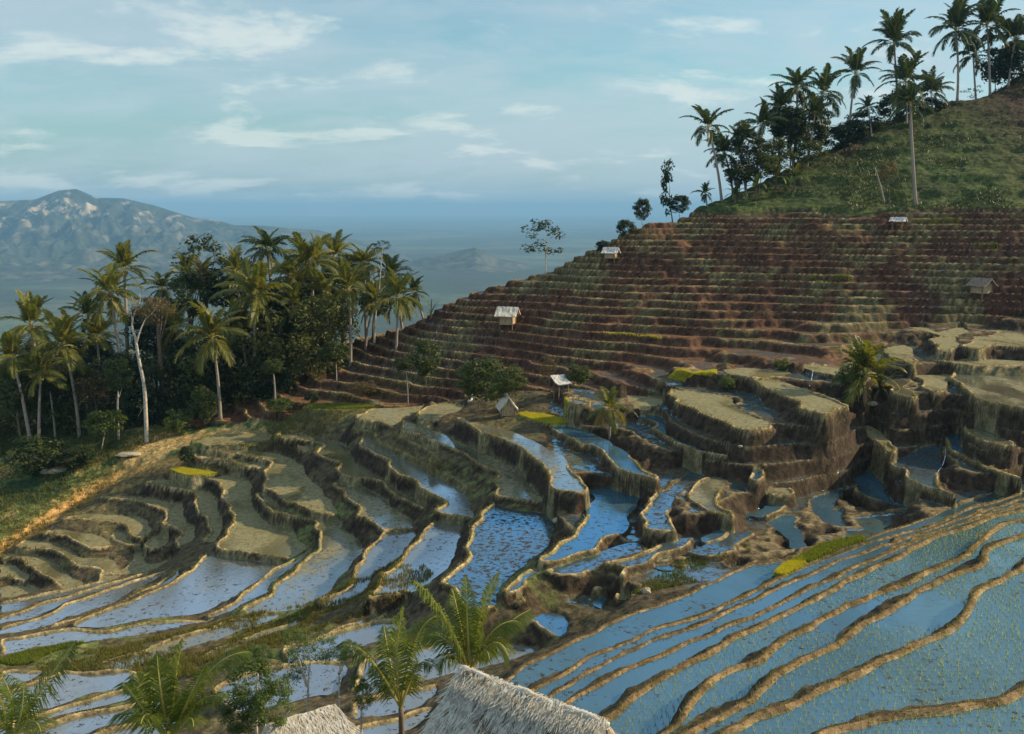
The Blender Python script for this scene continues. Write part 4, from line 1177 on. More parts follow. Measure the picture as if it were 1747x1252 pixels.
def crown_mesh(seed, nclump, per, leaf, flat=0.75, open_=0.8, mat='leaf', shell=1.0, column=False):
    """crown of unit radius about the origin"""
    r = np.random.default_rng(seed)
    C = []; N = []
    for i in range(nclump):
        u = r.normal(size=3); u /= np.linalg.norm(u)
        rad = r.uniform(0.35, 1.0) ** 0.5
        c = u * rad * np.array([open_, open_, flat])
        if column: c = np.array([u[0] * 0.25, u[1] * 0.25, r.uniform(-1, 1)])
        cr = r.uniform(0.16, 0.32)
        q = r.normal(size=(per, 3)); q /= np.linalg.norm(q, axis=1)[:, None]
        rr = r.uniform(0.3, 1.0, per) ** 0.5
        C.append(c + q * rr[:, None] * cr * np.array([1.15, 1.15, 0.75]))
        nn = q * 0.6 + np.array([0, 0, 0.9]) + r.normal(size=(per, 3)) * 0.45
        N.append(nn / np.linalg.norm(nn, axis=1)[:, None])
    V, Fc = leaf_faces(np.concatenate(C), np.concatenate(N), leaf, r)
    o = mesh_obj('crown', V, Fc, M[mat], link=False)
    d = o.data
    bpy.data.objects.remove(o)
    return d


CR = {
 'dark': [crown_mesh(10 + k, 60, 66, 0.072, 0.8, 0.85, 'leafdark') for k in range(3)],
 'green': [crown_mesh(20 + k, 52, 62, 0.072, 0.8, 0.85, 'leaf') for k in range(3)],
 'light': [crown_mesh(30 + k, 44, 60, 0.072, 0.75, 0.85, 'leaflight') for k in range(2)],
 'brown': [crown_mesh(40, 34, 46, 0.06, 0.8, 0.85, 'leafbrown')],
 'airy': [crown_mesh(50, 18, 30, 0.085, 1.0, 0.9, 'leafdark')],
 'sparse': [crown_mesh(55, 9, 22, 0.09, 0.8, 0.9, 'leaf')],
 'column': [crown_mesh(60, 22, 30, 0.10, 1.0, 0.4, 'leafdark', column=True)],
}


def tree(label, c_px, rpx, d=None, base_px=None, style='green', ry=1.0, group=None, name='leafy_tree', bark='bark', cat='tree', limbs=4, thick=1.0, shrub=False):
    s_ = int(c_px[0] * 5 + c_px[1] * 3)
    r = np.random.default_rng(s_)
    if base_px is not None and d is None:
        b = np.array(hit(*base_px)); d = b[1]
    elif base_px is not None:
        b = np.array(unproj(base_px[0], base_px[1], d=d)); b[2] = ground(b[0], b[1])
    c = np.array(unproj(c_px[0], c_px[1], d=d))
    if base_px is None:
        b = np.array([c[0] + r.uniform(-.5, .5), d, 0]); b[2] = ground(b[0], b[1])
    root = thing(name, label, cat, tuple(b), 0, group)
    ctr = c - b
    R = rpx * d / F
    base_z = min(ctr[2], max(ctr[2] - R * ry * 0.6, 0.2))
    mb = MB()
    t0 = min(0.24, 0.022 * max(ctr[2], 1.2) * thick)
    tr = bez(np.array([0, 0, -0.3]), np.array([ctr[0] * 0.3 + r.normal(0, .1), ctr[1] * .3, base_z * 0.55]), np.array([ctr[0] * 0.9, ctr[1] * .9, base_z]), 8)
    mb.tube(tr, [t0 * (1.3 - 0.6 * i / 7) for i in range(8)], 7)
    for k in range(limbs):
        a = k * 6.28 / limbs + r.uniform(0, 1)
        e = ctr + np.array([math.cos(a) * R * 0.6, math.sin(a) * R * 0.6, R * ry * r.uniform(-0.1, 0.6)])
        st = tr[5 + (k % 3)]
        mb.tube(bez(st, (st + e) / 2 + np.array([0, 0, R * 0.12]), e, 6), [t0 * 0.5 * (1 - 0.14 * i) for i in range(6)], 5)
    mb.obj('trunk', M[bark], root, smooth=True)
    ms = CR[style]
    child('crown', ms[s_ % len(ms)], root, tuple(ctr), (0, 0, r.uniform(0, 6.28)), (R * 1.12, R * 1.12, R * ry * 1.12))
    return root


GT = 'leafy trees of the left grove'
grove = [
 ('airy thin tree poking above the palms of the grove', (345, 445), 42, 102, 'airy', 1.1, 'bark'),
 ('dark leafy tree behind the bare white tree', (265, 560), 48, 97, 'dark', 1.0, 'bark'),
 ('russet leaved tree beside the forks of the bare white tree', (268, 530), 30, 90, 'brown', 0.9, 'bark'),
 ('tall dark tree filling the grove middle', (480, 560), 66, 96, 'dark', 1.3, 'bark'),
 ('round dark tree behind the clear trunked palm', (410, 600), 60, 94, 'dark', 1.2, 'bark'),
 ('dark tree in the deepest shade of the grove', (320, 625), 50, 93, 'dark', 1.1, 'bark'),
 ('broad dark tree at the back left of the grove', (150, 620), 52, 94, 'dark', 1.0, 'bark'),
 ('green tree crowding the grove at the left', (95, 672), 50, 88, 'green', 1.0, 'bark'),
 ('green tree against the left frame edge', (25, 668), 46, 86, 'green', 1.1, 'bark'),
 ('brownish tree under the third palm', (160, 665), 34, 86, 'brown', 1.0, 'bark'),
 ('dark tree with hidden trunk left of the bare white tree', (205, 640), 38, 88, 'dark', 1.1, 'bark'),
 ('green tree at the right shoulder of the grove', (520, 590), 46, 95, 'green', 1.2, 'bark'),
 ('dark tree filling the grove skyline left of centre', (395, 480), 50, 104, 'dark', 0.9, 'bark'),
 ('dark skyline tree near the highest palms', (520, 500), 44, 104, 'dark', 1.0, 'bark'),
 ('green tree between skyline palms at the right', (585, 470), 40, 106, 'green', 0.9, 'bark'),
 ('dark tree under the right skyline palms', (560, 530), 42, 102, 'dark', 1.1, 'bark'),
 ('low dark tree at the right foot of the grove', (455, 645), 44, 89, 'dark', 1.0, 'bark'),
 ('leafy tree with pale lit crown behind the grove centre', (320, 500), 42, 101, 'green', 1.0, 'bark'),
 ('dark tree behind the low yellow-green palm', (60, 620), 46, 96, 'dark', 1.0, 'bark'),
 ('thin green tree at the right edge of the grove', (640, 510), 28, 99, 'green', 1.2, 'bark'),
 ('dark tree standing over the left of the shaded trunks', (240, 690), 36, 86, 'dark', 1.0, 'bark'),
 ('low dark tree beside the clear trunked palm', (340, 680), 34, 88, 'dark', 0.9, 'bark'),
]
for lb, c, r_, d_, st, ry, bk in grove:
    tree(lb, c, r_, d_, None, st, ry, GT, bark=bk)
more = [
 ('bright light green young tree at the grove foot', (180, 720), 34, None, (172, 768), 'light', 0.8, 'whitebark'),
 ('pale trunked slender tree left of the bare white tree', (202, 640), 26, None, (203, 752), 'green', 1.2, 'whitebark'),
 ('big dark bush at the left edge below the grove', (62, 775), 50, None, (70, 806), 'green', 0.7, 'bark'),
 ('dark bush right of the big one on the grass slope', (128, 778), 34, None, (125, 800), 'dark', 0.5, 'bark'),
 ('thin tree with light crown between two pale trunks', (303, 720), 24, None, (305, 742), 'light', 1.0, 'whitebark'),
 ('small leafy tree in front of the dark shade', (345, 690), 26, None, (350, 728), 'green', 1.2, 'bark'),
 ('slim tree with a thin pale stem below the skyline palms', (572, 600), 26, 88, (575, 672), 'green', 0.7, 'whitebark'),
 ('slender tree with a fluffy crown on the back terraces', (725, 610), 28, None, (728, 672), 'green', 1.2, 'bark'),
 ('large round tree behind the gabled field hut', (825, 645), 46, None, (815, 700), 'green', 0.85, 'bark'),
 ('leafy tree right of the gabled field hut', (870, 650), 28, None, (886, 705), 'green', 1.0, 'bark'),
 ('yellowish bush leaning on the gabled field hut', (848, 668), 20, None, (846, 704), 'light', 1.0, 'bark'),
 ('bush beside the leaning pale roof', (985, 640), 24, None, (990, 664), 'green', 0.8, 'bark'),
 ('thin leafless looking tree behind the leaning pale roof', (935, 625), 16, None, (940, 672), 'brown', 1.3, 'bark'),
 ('lone sparse tree on the edge of the hillside against the sky', (930, 405), 36, None, (931, 469), 'airy', 0.85, 'whitebark'),
 ('small rounded dark tree on the terrace edge under the ridge', (1095, 357), 15, None, (1097, 386), 'dark', 1.3, 'bark'),
 ('slim column shaped tree on the terrace edge', (1137, 318), 19, None, (1148, 368), 'column', 2.0, 'bark'),
 ('dark bush below the column shaped tree', (1158, 348), 18, None, (1160, 368), 'dark', 0.9, 'bark'),
 ('dark bush at the terrace edge over the small white hut', (1068, 388), 16, None, (1068, 402), 'dark', 0.9, 'bark'),
 ('low bush hugging the terrace edge above the white roof', (1030, 420), 14, None, (1032, 430), 'dark', 0.8, 'bark'),
 ('leafy bush beside the feathery palm at the spring', (1450, 642), 26, None, (1455, 690), 'light', 0.8, 'bark'),
 ('low bright bush above the little waterfall terrace', (1335, 622), 16, None, (1335, 634), 'light', 0.8, 'bark'),
 ('tuft of bright leaves on the bank by the water chute', (1240, 652), 15, None, (1240, 668), 'light', 0.9, 'bark'),
 ('dead grey topped tree on the grass hill', (1515, 290), 16, None, (1517, 358), 'brown', 1.2, 'bark'),
 ('dark round bush at the ridge palms foot, left end', (1262, 292), 26, 113, None, 'dark', 0.9, 'bark'),
 ('green bush on the ridge above the grass hill edge', (1318, 265), 32, 117, None, 'green', 0.9, 'bark'),
 ('green tree in the middle of the ridge clump', (1330, 205), 26, 120, None, 'green', 1.0, 'bark'),
 ('dark tree behind the two close ridge palms', (1385, 215), 30, 122, None, 'dark', 1.2, 'bark'),
 ('dark round bush on the ridge, in the clump middle', (1425, 235), 26, 125, None, 'dark', 0.8, 'bark'),
 ('dark bush on the ridge crest left of the star palm', (1475, 210), 28, 128, None, 'dark', 0.8, 'bark'),
 ('dark tree at the foot of the ragged ridge palm', (1530, 180), 30, 130, None, 'dark', 0.9, 'bark'),
 ('dark bush right of the ragged ridge palm', (1585, 182), 24, 133, None, 'dark', 0.7, 'bark'),
 ('dark mass of leaves in the right corner of the ridge', (1735, 105), 30, 141, None, 'dark', 1.1, 'bark'),
 ('sparse low bush between the two tall right ridge palms', (1660, 155), 18, 138, None, 'sparse', 0.7, 'bark'),
 ('leafy tree in the gap between the shaggy palm and the spreading one', (1275, 245), 26, 114, None, 'dark', 1.1, 'bark'),
 ('dense bush over the left end of the banana clump', (1300, 285), 28, 114, None, 'green', 0.8, 'bark'),
 ('dark tree right of the spreading ridge palm', (1350, 215), 30, 119, None, 'dark', 1.1, 'bark'),
 ('low dark bush under the pinwheel palm', (1450, 225), 26, 126, None, 'dark', 0.8, 'bark'),
 ('green bush where the grass hill meets the ridge clump', (1380, 262), 28, 119, None, 'green', 0.8, 'bark'),
 ('dark leafy tree behind the two tall right ridge palms', (1700, 110), 28, 141, None, 'dark', 1.1, 'bark'),
 ('small dark bush by the path post near the yellow seed bed', (318, 775), 14, None, (318, 794), 'dark', 1.1, 'bark'),
 ('rounded hazy bush at the end of the grove', (478, 690), 24, None, (485, 706), 'light', 0.6, 'bark'),
 ('low brownish bush on the back terraces below the slim trunks', (620, 660), 26, None, (620, 678), 'brown', 0.5, 'bark'),
 ('dark low bush above the back seed bed', (532, 678), 12, None, (532, 690), 'dark', 0.9, 'bark'),
]
for lb, c, r_, d_, b_, st, ry, bk in more:
    isb = 'bush' in lb or 'tuft' in lb or 'mass' in lb
    tree(lb, c, r_, d_, b_, st, ry, None, name='bush' if isb else 'leafy_tree', cat='bush' if isb else 'tree', bark=bk, thick=0.7)

# the bare white tree with its bent, forked trunk
b = np.array(hit(250, 757)); d = b[1]
P_ = lambda x, y, k=0: np.array(unproj(x, y, d=d + k)) - b
root = thing('bare_tree', 'bare white barked tree with bent trunk forking under a thin brown crown', 'tree', tuple(b))
mb = MB()
def smooth_path(pts, n):
    pts = np.array(pts); t = np.linspace(0, len(pts) - 1, n); o = np.zeros((n, 3))
    for k in range(3): o[:, k] = np.interp(t, range(len(pts)), pts[:, k])
    for _ in range(2): o[1:-1] = 0.25 * o[:-2] + 0.5 * o[1:-1] + 0.25 * o[2:]
    return o
pth = smooth_path([P_(251, 762), P_(249, 720), P_(248, 680), P_(245, 650), P_(238, 620), P_(233, 590), P_(231, 575)], 22)
mb.tube(pth, [0.19 - 0.004 * i for i in range(22)], 9)
mb.obj('trunk', M['whitebark'], root, smooth=True)
for pts, r0 in (([P_(231, 576), P_(224, 560), P_(227, 538), P_(236, 515)], 0.11), ([P_(233, 585), P_(237, 568), P_(246, 548), P_(250, 540)], 0.09),
                ([P_(226, 545), P_(222, 528), P_(226, 508)], 0.07), ([P_(231, 528), P_(240, 512), P_(238, 500)], 0.05), ([P_(247, 546), P_(262, 532), P_(268, 520)], 0.04), ([P_(247, 690), P_(241, 700), P_(235, 712)], 0.03)):
    m2 = MB(); m2.tube(smooth_path(pts, 9), [r0 * (1 - 0.08 * i) for i in range(9)], 6); m2.obj('branch', M['whitebark'], root, smooth=True)
child('crown', CR['brown'][0], root, tuple(P_(252, 522, 0.5)), (0, 0, 1), (1.9, 1.7, 1.2))

# forked thin tree on the skyline at right of the grove, and slim bare trunks in the grove
b = np.array(unproj(640, 572, d=94)); b[2] = ground(b[0], b[1])
root = thing('forked_tree', 'thin white forked tree with two long bare limbs right of the grove', 'tree', tuple(b))
P2 = lambda x, y: np.array(unproj(x, y, d=94)) - b
for nm, pts, r0 in (('trunk', [P2(638, 585) * [1, 1, 1], P2(640, 540), P2(646, 500)], 0.14), ('branch', [P2(646, 500), P2(650, 455), P2(653, 420)], 0.09), ('branch', [P2(645, 502), P2(665, 478), P2(690, 455)], 0.07), ('branch', [P2(650, 450), P2(640, 430), P2(642, 418)], 0.04)):
    m2 = MB(); m2.tube(smooth_path(pts, 9), [r0 * (1 - 0.08 * i) for i in range(9)], 6); m2.obj(nm, M['whitebark'], root, smooth=True)
for (x, y, s_) in ((655, 418, 0.9), (690, 462, 1.0), (642, 420, 0.6)):
    child('crown', CR['airy'][0], root, tuple(P2(x, y)), (0, 0, s_ * 5), (s_ * 1.1, s_, s_ * 0.6))
for lb, x0, y0, x1, y1, d_, rr in (
    ('slim pale bare trunk rising beside the white forked tree, left of it', 548, 640, 551, 530, 95, .10),
    ('short pale trunk in the shade, leftmost of the bare grove trunks', 92, 715, 84, 660, 86, .09),
    ('leaning pale trunk in the shade below the third palm', 152, 695, 138, 640, 88, .08),
    ('pale bare trunk in front of the dark shade left of the clear trunked palm', 268, 742, 262, 640, 88, .08),
    ('short pink-grey trunk standing at the right end of the dark shade', 470, 700, 466, 630, 84, .09),
    ('pale leaning dead trunk on the grass hill below the long trunked palm', 1509, 358, 1492, 285, 106, .10),
    ('thin pale stem on the back terraces left of the slender tree', 696, 678, 692, 625, 80, .05)):
    b = np.array(unproj(x0, y0, d=d_)); b[2] = ground(b[0], b[1])
    e = np.array(unproj(x1, y1, d=d_)) - b
    mb = MB(); mb.tube(bez(np.array([0, 0, -0.3]), e * 0.5 + np.array([0.1, 0, 0]), e, 8), [rr * (1.2 - 0.07 * i) for i in range(8)], 7)
    rt_ = thing('slim_tree', lb, 'tree', tuple(b), 0, 'bare stemmed trees')
    mb.obj('trunk', M['trunk'], rt_, smooth=True)
    child('crown', CR['green'][int(x0) % 3], rt_, tuple(e + np.array([0, 0.3, 0.2])), (0, 0, x0), (1.1, 1.1, 0.8)) if x0 < 700 else None


# wide leaved plants: banana clumps and the screw palm by the spring
def blade_mesh(length, width, e0, e1, mat, seed, n=8, name='leaf'):
    c = arc(e0, e1, length, n)
    V = []; Fc = []
    r = np.random.default_rng(seed)
    for i, p in enumerate(c):
        f = i / (n - 1)
        w_ = width * (math.sin(math.pi * (0.06 + 0.9 * f)) ** 0.7) * r.uniform(0.8, 1.1)
        V += [p + np.array([0, -w_ / 2, 0.12 * w_]), p, p + np.array([0, w_ / 2, 0.12 * w_])]
    for i in range(n - 1):
        Fc += [(3 * i, 3 * i + 1, 3 * i + 4, 3 * i + 3), (3 * i + 1, 3 * i + 2, 3 * i + 5, 3 * i + 4)]
    o = mesh_obj(name, V, Fc, M[mat], link=False)
    d_ = o.data; bpy.data.objects.remove(o)
    return d_


BAN = [blade_mesh(2.6, 0.6, 80, 10, 'leaf', 1), blade_mesh(2.6, 0.6, 60, -40, 'leaf', 2), blade_mesh(2.2, 0.5, 30, -70, 'leaflight', 3)]
PAN = [blade_mesh(3.4, 0.22, 88, 60, 'leaf', 4), blade_mesh(3.2, 0.22, 70, 5, 'leaf', 5), blade_mesh(2.6, 0.2, 40, -60, 'leaflight', 6)]


def rosette(name, label, cat, base_px, hpx, leaves, nl, d=None, scale=1.0, group=None, lean=0.0, bark='bark', rt=0.12):
    if d is None: b = np.array(hit(*base_px)); d = b[1]
    else: b = np.array(unproj(base_px[0], base_px[1], d=d)); b[2] = ground(b[0], b[1])
    r = np.random.default_rng(int(base_px[0]))
    root = thing(name, label, cat, tuple(b), 0, group)
    top = np.array([lean, 0, max(0.2, hpx * d / F)])
    mb = MB(); mb.tube(bez(np.array([0, 0, -0.2]), top * [0.2, 1, 0.5], top, 6), [rt * (1.2 - 0.08 * i) for i in range(6)], 7)
    mb.obj('trunk', M[bark], root, smooth=True)
    for i in range(nl):
        k = min(2, int(3 * (i + 0.5) / nl))
        child('leaf', leaves[k], root, tuple(top), (r.normal(0, .1), r.normal(0, .1), i * 2.4 + r.uniform(-.2, .2)), scale * r.uniform(0.8, 1.15))
    return root


for lb, bx, by, h_, s_, d_ in (
    ('banana plant with pale lit leaves under the spreading ridge palm', 1290, 325, 22, 1.0, 112),
    ('banana plant at the right end of the banana clump', 1355, 318, 24, 1.0, 113),
    ('small banana plant left of the banana clump', 1255, 318, 12, 0.8, 112),
    ('banana plant halfway along the clump on the ridge slope', 1325, 300, 18, 1.0, 115)):
    rosette('banana_plant', lb, 'banana plant', (bx, by), h_, BAN, 11, d_, s_, 'banana plants on the ridge slope')
rosette('screw_palm', 'spiky leaved screw palm at the foot of the feathery palm by the spring', 'palm tree', (1492, 682), 14, PAN, 16, None, 0.75, None, 0.3)
coconut_palm('feathery trunkless palm by the spring on the right of the terraces', (1474, 640), 62, None, (1476, 684), 26, 'g', None, nuts=False, name='young_palm')
pc = coconut_palm('small yellowing palm growing on a bund in the middle of the flooded terraces', (1040, 698), 38, None, (1040, 750), 13, 'g', None, nuts=False, name='young_palm', thin=0.7)
pr = [c_ for c_ in pc.children if c_.name.startswith('frond')]
rosette('young_palm', 'sprouting palm at the far left edge of the hillside terraces', 'palm tree', (735, 535), 4, PAN, 9, 95, 0.6)

# ------------------------------------------------------------------ foreground palms, frond by frond
def fg_palm(label, base_px, d, fronds, trunk_h=0.0, name='young_coconut_palm', group='young palms in the foreground'):
    b = np.array(unproj(base_px[0], base_px[1], d=d))
    g = ground(b[0], b[1])
    base = np.array([b[0], b[1], g - 0.2])
    root = thing(name, label, 'palm tree', tuple(base), 0, group)
    hub = b - base
    mb = MB(); mb.tube(bez(np.zeros(3), hub * [0.3, 0.3, 0.5], hub, 8), [0.11 - 0.006 * i for i in range(8)], 9)
    mb.obj('trunk', M['bark'], root, smooth=True)
    for i, (tx, ty, cxp, cyp, dd, nl, ll, vee) in enumerate(fronds):
        e = np.array(unproj(tx, ty, d=d + dd)) - base
        m_ = np.array(unproj(cxp, cyp, d=d + dd * 0.4)) - base
        me = frond_mesh('frond', bez(hub, m_, e, 14), int(nl * 1.8), ll * 1.25, 0.034, 1.25, 500 + i + int(base_px[0]), M['palmnear'], 0.028, vee)
        child('frond', me, root)
    return root


fg_palm('young palm at the lower left corner with one long dark frond up', (20, 1262), 19.5, [
    (128, 1096, 70, 1170, 0.8, 44, 0.85, .25), (-60, 1120, 0, 1150, -.6, 34, .8, .3), (0, 1150, 30, 1190, 1.2, 30, .7, .3), (70, 1250, 60, 1205, -1, 30, .7, .2),
    (-40, 1230, -10, 1200, 0, 30, .7, .2), (40, 1175, 38, 1230, -0.5, 26, .6, .3)])
fg_palm('bushy young palm with broad upright fronds left of the glossy shrub', (290, 1268), 18.5, [
    (312, 1092, 296, 1150, 0.2, 46, .62, .25), (268, 1118, 272, 1180, -.5, 40, .60, .3), (232, 1150, 240, 1175, .3, 40, .62, .3), (212, 1165, 225, 1185, -.8, 36, .6, .3),
    (425, 1112, 350, 1110, .6, 44, .6, .25), (350, 1135, 325, 1180, -1.0, 36, .55, .3), (380, 1190, 340, 1170, -.7, 34, .6, .2), (240, 1235, 250, 1190, -1.2, 34, .6, .2), (330, 1240, 330, 1200, -1.6, 30, .5, .2), (205, 1225, 225, 1180, .8, 30, .6, .2)])
fg_palm('young palm with a tall straight frond and a curled one, middle foreground', (684, 1208), 23.0, [
    (688, 1036, 668, 1120, 0.3, 46, .72, .2), (588, 1104, 618, 1080, -.4, 44, .80, .1), (748, 1050, 700, 1060, .8, 40, .62, .3), (640, 1135, 650, 1150, .8, 30, .5, .2),
    (735, 1140, 715, 1100, -.7, 30, .5, .2), (712, 1160, 700, 1130, .9, 26, .45, .2), (655, 1068, 662, 1120, 1.0, 30, .5, .2)], name='young_coconut_palm')
fg_palm('shaggy young palm behind the ridge of the near thatched roof', (802, 1150), 22.5, [
    (708, 992, 752, 1020, -.5, 60, .85, .15), (852, 975, 812, 1040, .4, 46, .55, .25), (885, 1060, 838, 1050, .5, 38, .6, .1), (905, 1040, 850, 1062, .9, 36, .5, .1),
    (868, 1120, 845, 1060, -.3, 34, .55, .1), (728, 1085, 762, 1070, .5, 34, .5, .1), (772, 1005, 785, 1060, .6, 36, .6, .25), (835, 1125, 830, 1085, -.8, 28, .5, .1),
    (745, 1140, 765, 1090, -.6, 26, .45, .1), (795, 985, 796, 1060, .2, 40, .5, .2)])

# glossy shrub and pale barked thin trees in the foreground
CR['fg'] = [crown_mesh(70, 46, 60, 0.062, 1.0, 0.85, 'leaflight')]
CR['fgd'] = [crown_mesh(72, 46, 60, 0.066, 1.0, 0.85, 'leaf')]
CR['fgs'] = [crown_mesh(71, 44, 40, 0.055, 0.9, 0.95, 'leaflight')]
def fg_tree(label, parts, base_px, d, stems, name='leafy_shrub', cat='shrub'):
    b = np.array(unproj(base_px[0], base_px[1], d=d)); b[2] = ground(b[0], b[1]) - 0.1
    root = thing(name, label, cat, tuple(b), 0, 'shrubs in the foreground')
    for (x, y, rp, st, ry, dk) in parts:
        c = np.array(unproj(x, y, d=d + dk)) - b
        R = rp * d / F
        child('crown', CR[st][0], root, tuple(c), (0, 0, x * 0.1), (R, R, R * ry))
    for pts in stems:
        m2 = MB(); q = [np.array(unproj(x, y, d=d)) - b for x, y in pts]
        if len(pts) > 1 and pts[0][1] > 1190: q[0][2] = min(q[0][2], 0)
        m2.tube(smooth_path(q, 9), [0.045 * (1 - 0.08 * i) for i in range(9)], 6); m2.obj('stem', M['whitebark'], root, smooth=True)
    return root
fg_tree('glossy dark green shrub with big round leaves beside the bushy young palm', [(432, 1165, 50, 'fg', 1.0, 0), (415, 1215, 44, 'fgd', .9, .2), (462, 1198, 44, 'fg', 1.0, -.2), (445, 1120, 30, 'fg', .8, .3)], (435, 1262), 20.5, [[(435, 1262), (436, 1200), (440, 1150)]])
fg_tree('light leaved thin tree with pale stems behind the small pale roof', [(505, 1095, 34, 'fgs', .9, 0), (545, 1105, 36, 'fgs', .8, .3), (500, 1140, 34, 'fgs', .9, .2), (590, 1110, 26, 'fgs', .8, -.2)], (522, 1212), 22.5,
        [[(521, 1212), (524, 1180), (530, 1120)], [(524, 1170), (514, 1140), (506, 1110)], [(572, 1200), (578, 1160), (583, 1110)], [(578, 1150), (592, 1120), (600, 1100)], [(490, 1215), (490, 1160), (494, 1120)]], 'leafy_tree', 'tree')
fg_tree('small green bush between the two thatched roofs', [(622, 1185, 24, 'fg', 1.1, 0), (610, 1165, 16, 'fg', 1, 0)], (620, 1235), 22.0, [[(612, 1235), (616, 1200), (620, 1170)]], 'leafy_shrub')

# ------------------------------------------------------------------ huts
def thatch_strands(faces, n, ln, mat, parent, seed, thick=0.012, name='thatch_straw', out=0.05):
    """loose straw lying down the slope of a roof plane: faces = (a,b,c,d) with a-b ridge and d-c eave"""
    r = np.random.default_rng(seed); V = []; Fc = []; k = 0
    for (a, b_, c, d_) in faces:
        a, b_, c, d_ = map(np.array, (a, b_, c, d_))
        nr = np.cross(b_ - a, d_ - a); nr = nr / np.linalg.norm(nr)
        if nr[2] < 0: nr = -nr
        for _ in range(n):
            u, v = r.uniform(), r.uniform(0, 0.97)
            p = (a * (1 - u) + b_ * u) * (1 - v) + (d_ * (1 - u) + c * u) * v
            dn = (d_ * (1 - u) + c * u) - (a * (1 - u) + b_ * u); dn /= np.linalg.norm(dn)
            sd = np.cross(nr, dn)
            l = ln * r.uniform(0.4, 1.4)
            dr = dn + sd * r.normal(0, 0.30)
            lift = r.uniform(0.0, 1) ** 2 * out
            p0 = p + nr * 0.01; p1 = p + dr * l + nr * (0.01 + lift)
            w_ = sd * thick * r.uniform(0.6, 1.6)
            V += [p0 - w_, p0 + w_, p1 + w_ * 0.3, p1 - w_ * 0.3]
            Fc.append((k, k + 1, k + 2, k + 3)); k += 4
    return tag(mesh_obj(name, V, Fc, mat, parent), kind='stuff')


# near thatched roof, ridge falling to the right
rl = np.array(unproj(788, 1143, d=21.5)); rr_ = np.array(unproj(1035, 1238, d=19.6))
rl2 = rl.copy(); base_z = ground(rl[0], rl[1] - 1.5)
b = np.array([(rl[0] + rr_[0]) / 2, (rl[1] + rr_[1]) / 2, base_z])
root = thing('thatched_hut', 'large hut in the foreground under a shaggy grey thatched roof', 'hut', tuple(b))
rl, rr_ = rl - b, rr_ - b
ax = rr_ - rl; ax[2] = 0; ax /= np.linalg.norm(ax)
pn = np.array([ax[1], -ax[0], 0])   # towards the camera
if pn[1] > 0: pn = -pn
drop = 1.9
fl = rl - ax * 0.55 + pn * 1.9 - [0, 0, drop]; fr_ = rr_ + ax * 0.6 + pn * 1.9 - [0, 0, drop]
bl = rl - ax * 0.55 - pn * 1.7 - [0, 0, drop * 0.9]; br = rr_ + ax * 0.6 - pn * 1.7 - [0, 0, drop * 0.9]


def roof_sheet(a, b_, c, d_, mat, parent, seed, nu=60, nv=26, amp=0.05, th=0.12, name='roof_slope'):
    u, v = np.meshgrid(np.linspace(0, 1, nu), np.linspace(0, 1, nv))
    u = u[..., None]; v = v[..., None]
    p = (a * (1 - u) + b_ * u) * (1 - v) + (d_ * (1 - u) + c * u) * v
    nr = np.cross(b_ - a, d_ - a); nr /= np.linalg.norm(nr)
    if nr[2] < 0: nr = -nr
    L1 = np.linalg.norm(b_ - a); L2 = np.linalg.norm(d_ - a)
    U = u[..., 0] * L1; Vv = v[..., 0] * L2
    hgt = amp * (fbm(U * 5, Vv * 1.6, seed, 4) * 1.6 + 0.5 * fbm(U * 1.2, Vv * 1.0, seed + 5, 2)) + 0.3 * amp * np.sin(Vv * 7 + fbm(U * 2, Vv * 0, seed, 2) * 3)
    p = p + nr * hgt[..., None]
    p[..., 2] -= 0.06 * np.sin(np.pi * v[..., 0])
    lo = p - nr * th
    V = np.concatenate([p.reshape(-1, 3), lo.reshape(-1, 3)])
    N = nu * nv
    ix = np.arange(N).reshape(nv, nu)
    q = np.stack([ix[:-1, :-1], ix[:-1, 1:], ix[1:, 1:], ix[1:, :-1]], -1).reshape(-1, 4)
    Fq = [tuple(t) for t in q] + [tuple(t[::-1] + N) for t in q]
    for i in range(nu - 1):
        Fq.append((ix[-1, i], ix[-1, i + 1], ix[-1, i + 1] + N, ix[-1, i] + N)); Fq.append((ix[0, i + 1], ix[0, i], ix[0, i] + N, ix[0, i + 1] + N))
    for i in range(nv - 1):
        Fq.append((ix[i, 0], ix[i + 1, 0], ix[i + 1, 0] + N, ix[i, 0] + N)); Fq.append((ix[i + 1, -1], ix[i, -1], ix[i, -1] + N, ix[i + 1, -1] + N))
    return mesh_obj(name, V, Fq, mat, parent)


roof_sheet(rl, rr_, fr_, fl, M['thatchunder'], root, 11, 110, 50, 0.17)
roof_sheet(rr_, rl, bl, br, M['thatch'], root, 15, 60, 20, 0.05)
roof_sheet(rl + [0, 0, .01], rl + [0, .02, .01], bl, fl, M['thatch'], root, 18, 30, 24, 0.08, name='roof_hip')
mb = MB(); rp = [rl - ax * 0.1 + (rr_ - rl + ax * 0.15) * t + np.array([0, 0, 0.05 + 0.03 * math.sin(t * 17)]) for t in np.linspace(0, 1, 22)]
mb.tube(rp, [0.07 + 0.02 * math.sin(i * 2.1) for i in range(22)], 9); mb.obj('ridge_roll', M['thatchpale'], root, smooth=True)
thatch_strands([(rl, rr_, fr_, fl)], 5600, 0.36, M['thatch'], root, 3, 0.013, out=0.22)
thatch_strands([(rr_, rl, bl, br)], 1200, 0.4, M['thatch'], root, 4, 0.012)
thatch_strands([(rl + ax * .01, rl, bl, fl)], 900, 0.4, M['thatch'], root, 5, 0.012)
thatch_strands([(rl - pn * .1 + [0, 0, .12], rr_ - pn * .1 + [0, 0, .12], rr_ + pn * .3 - [0, 0, .12], rl + pn * .3 - [0, 0, .12])], 2400, 0.34, M['thatchpale'], root, 6, 0.012, out=0.16)
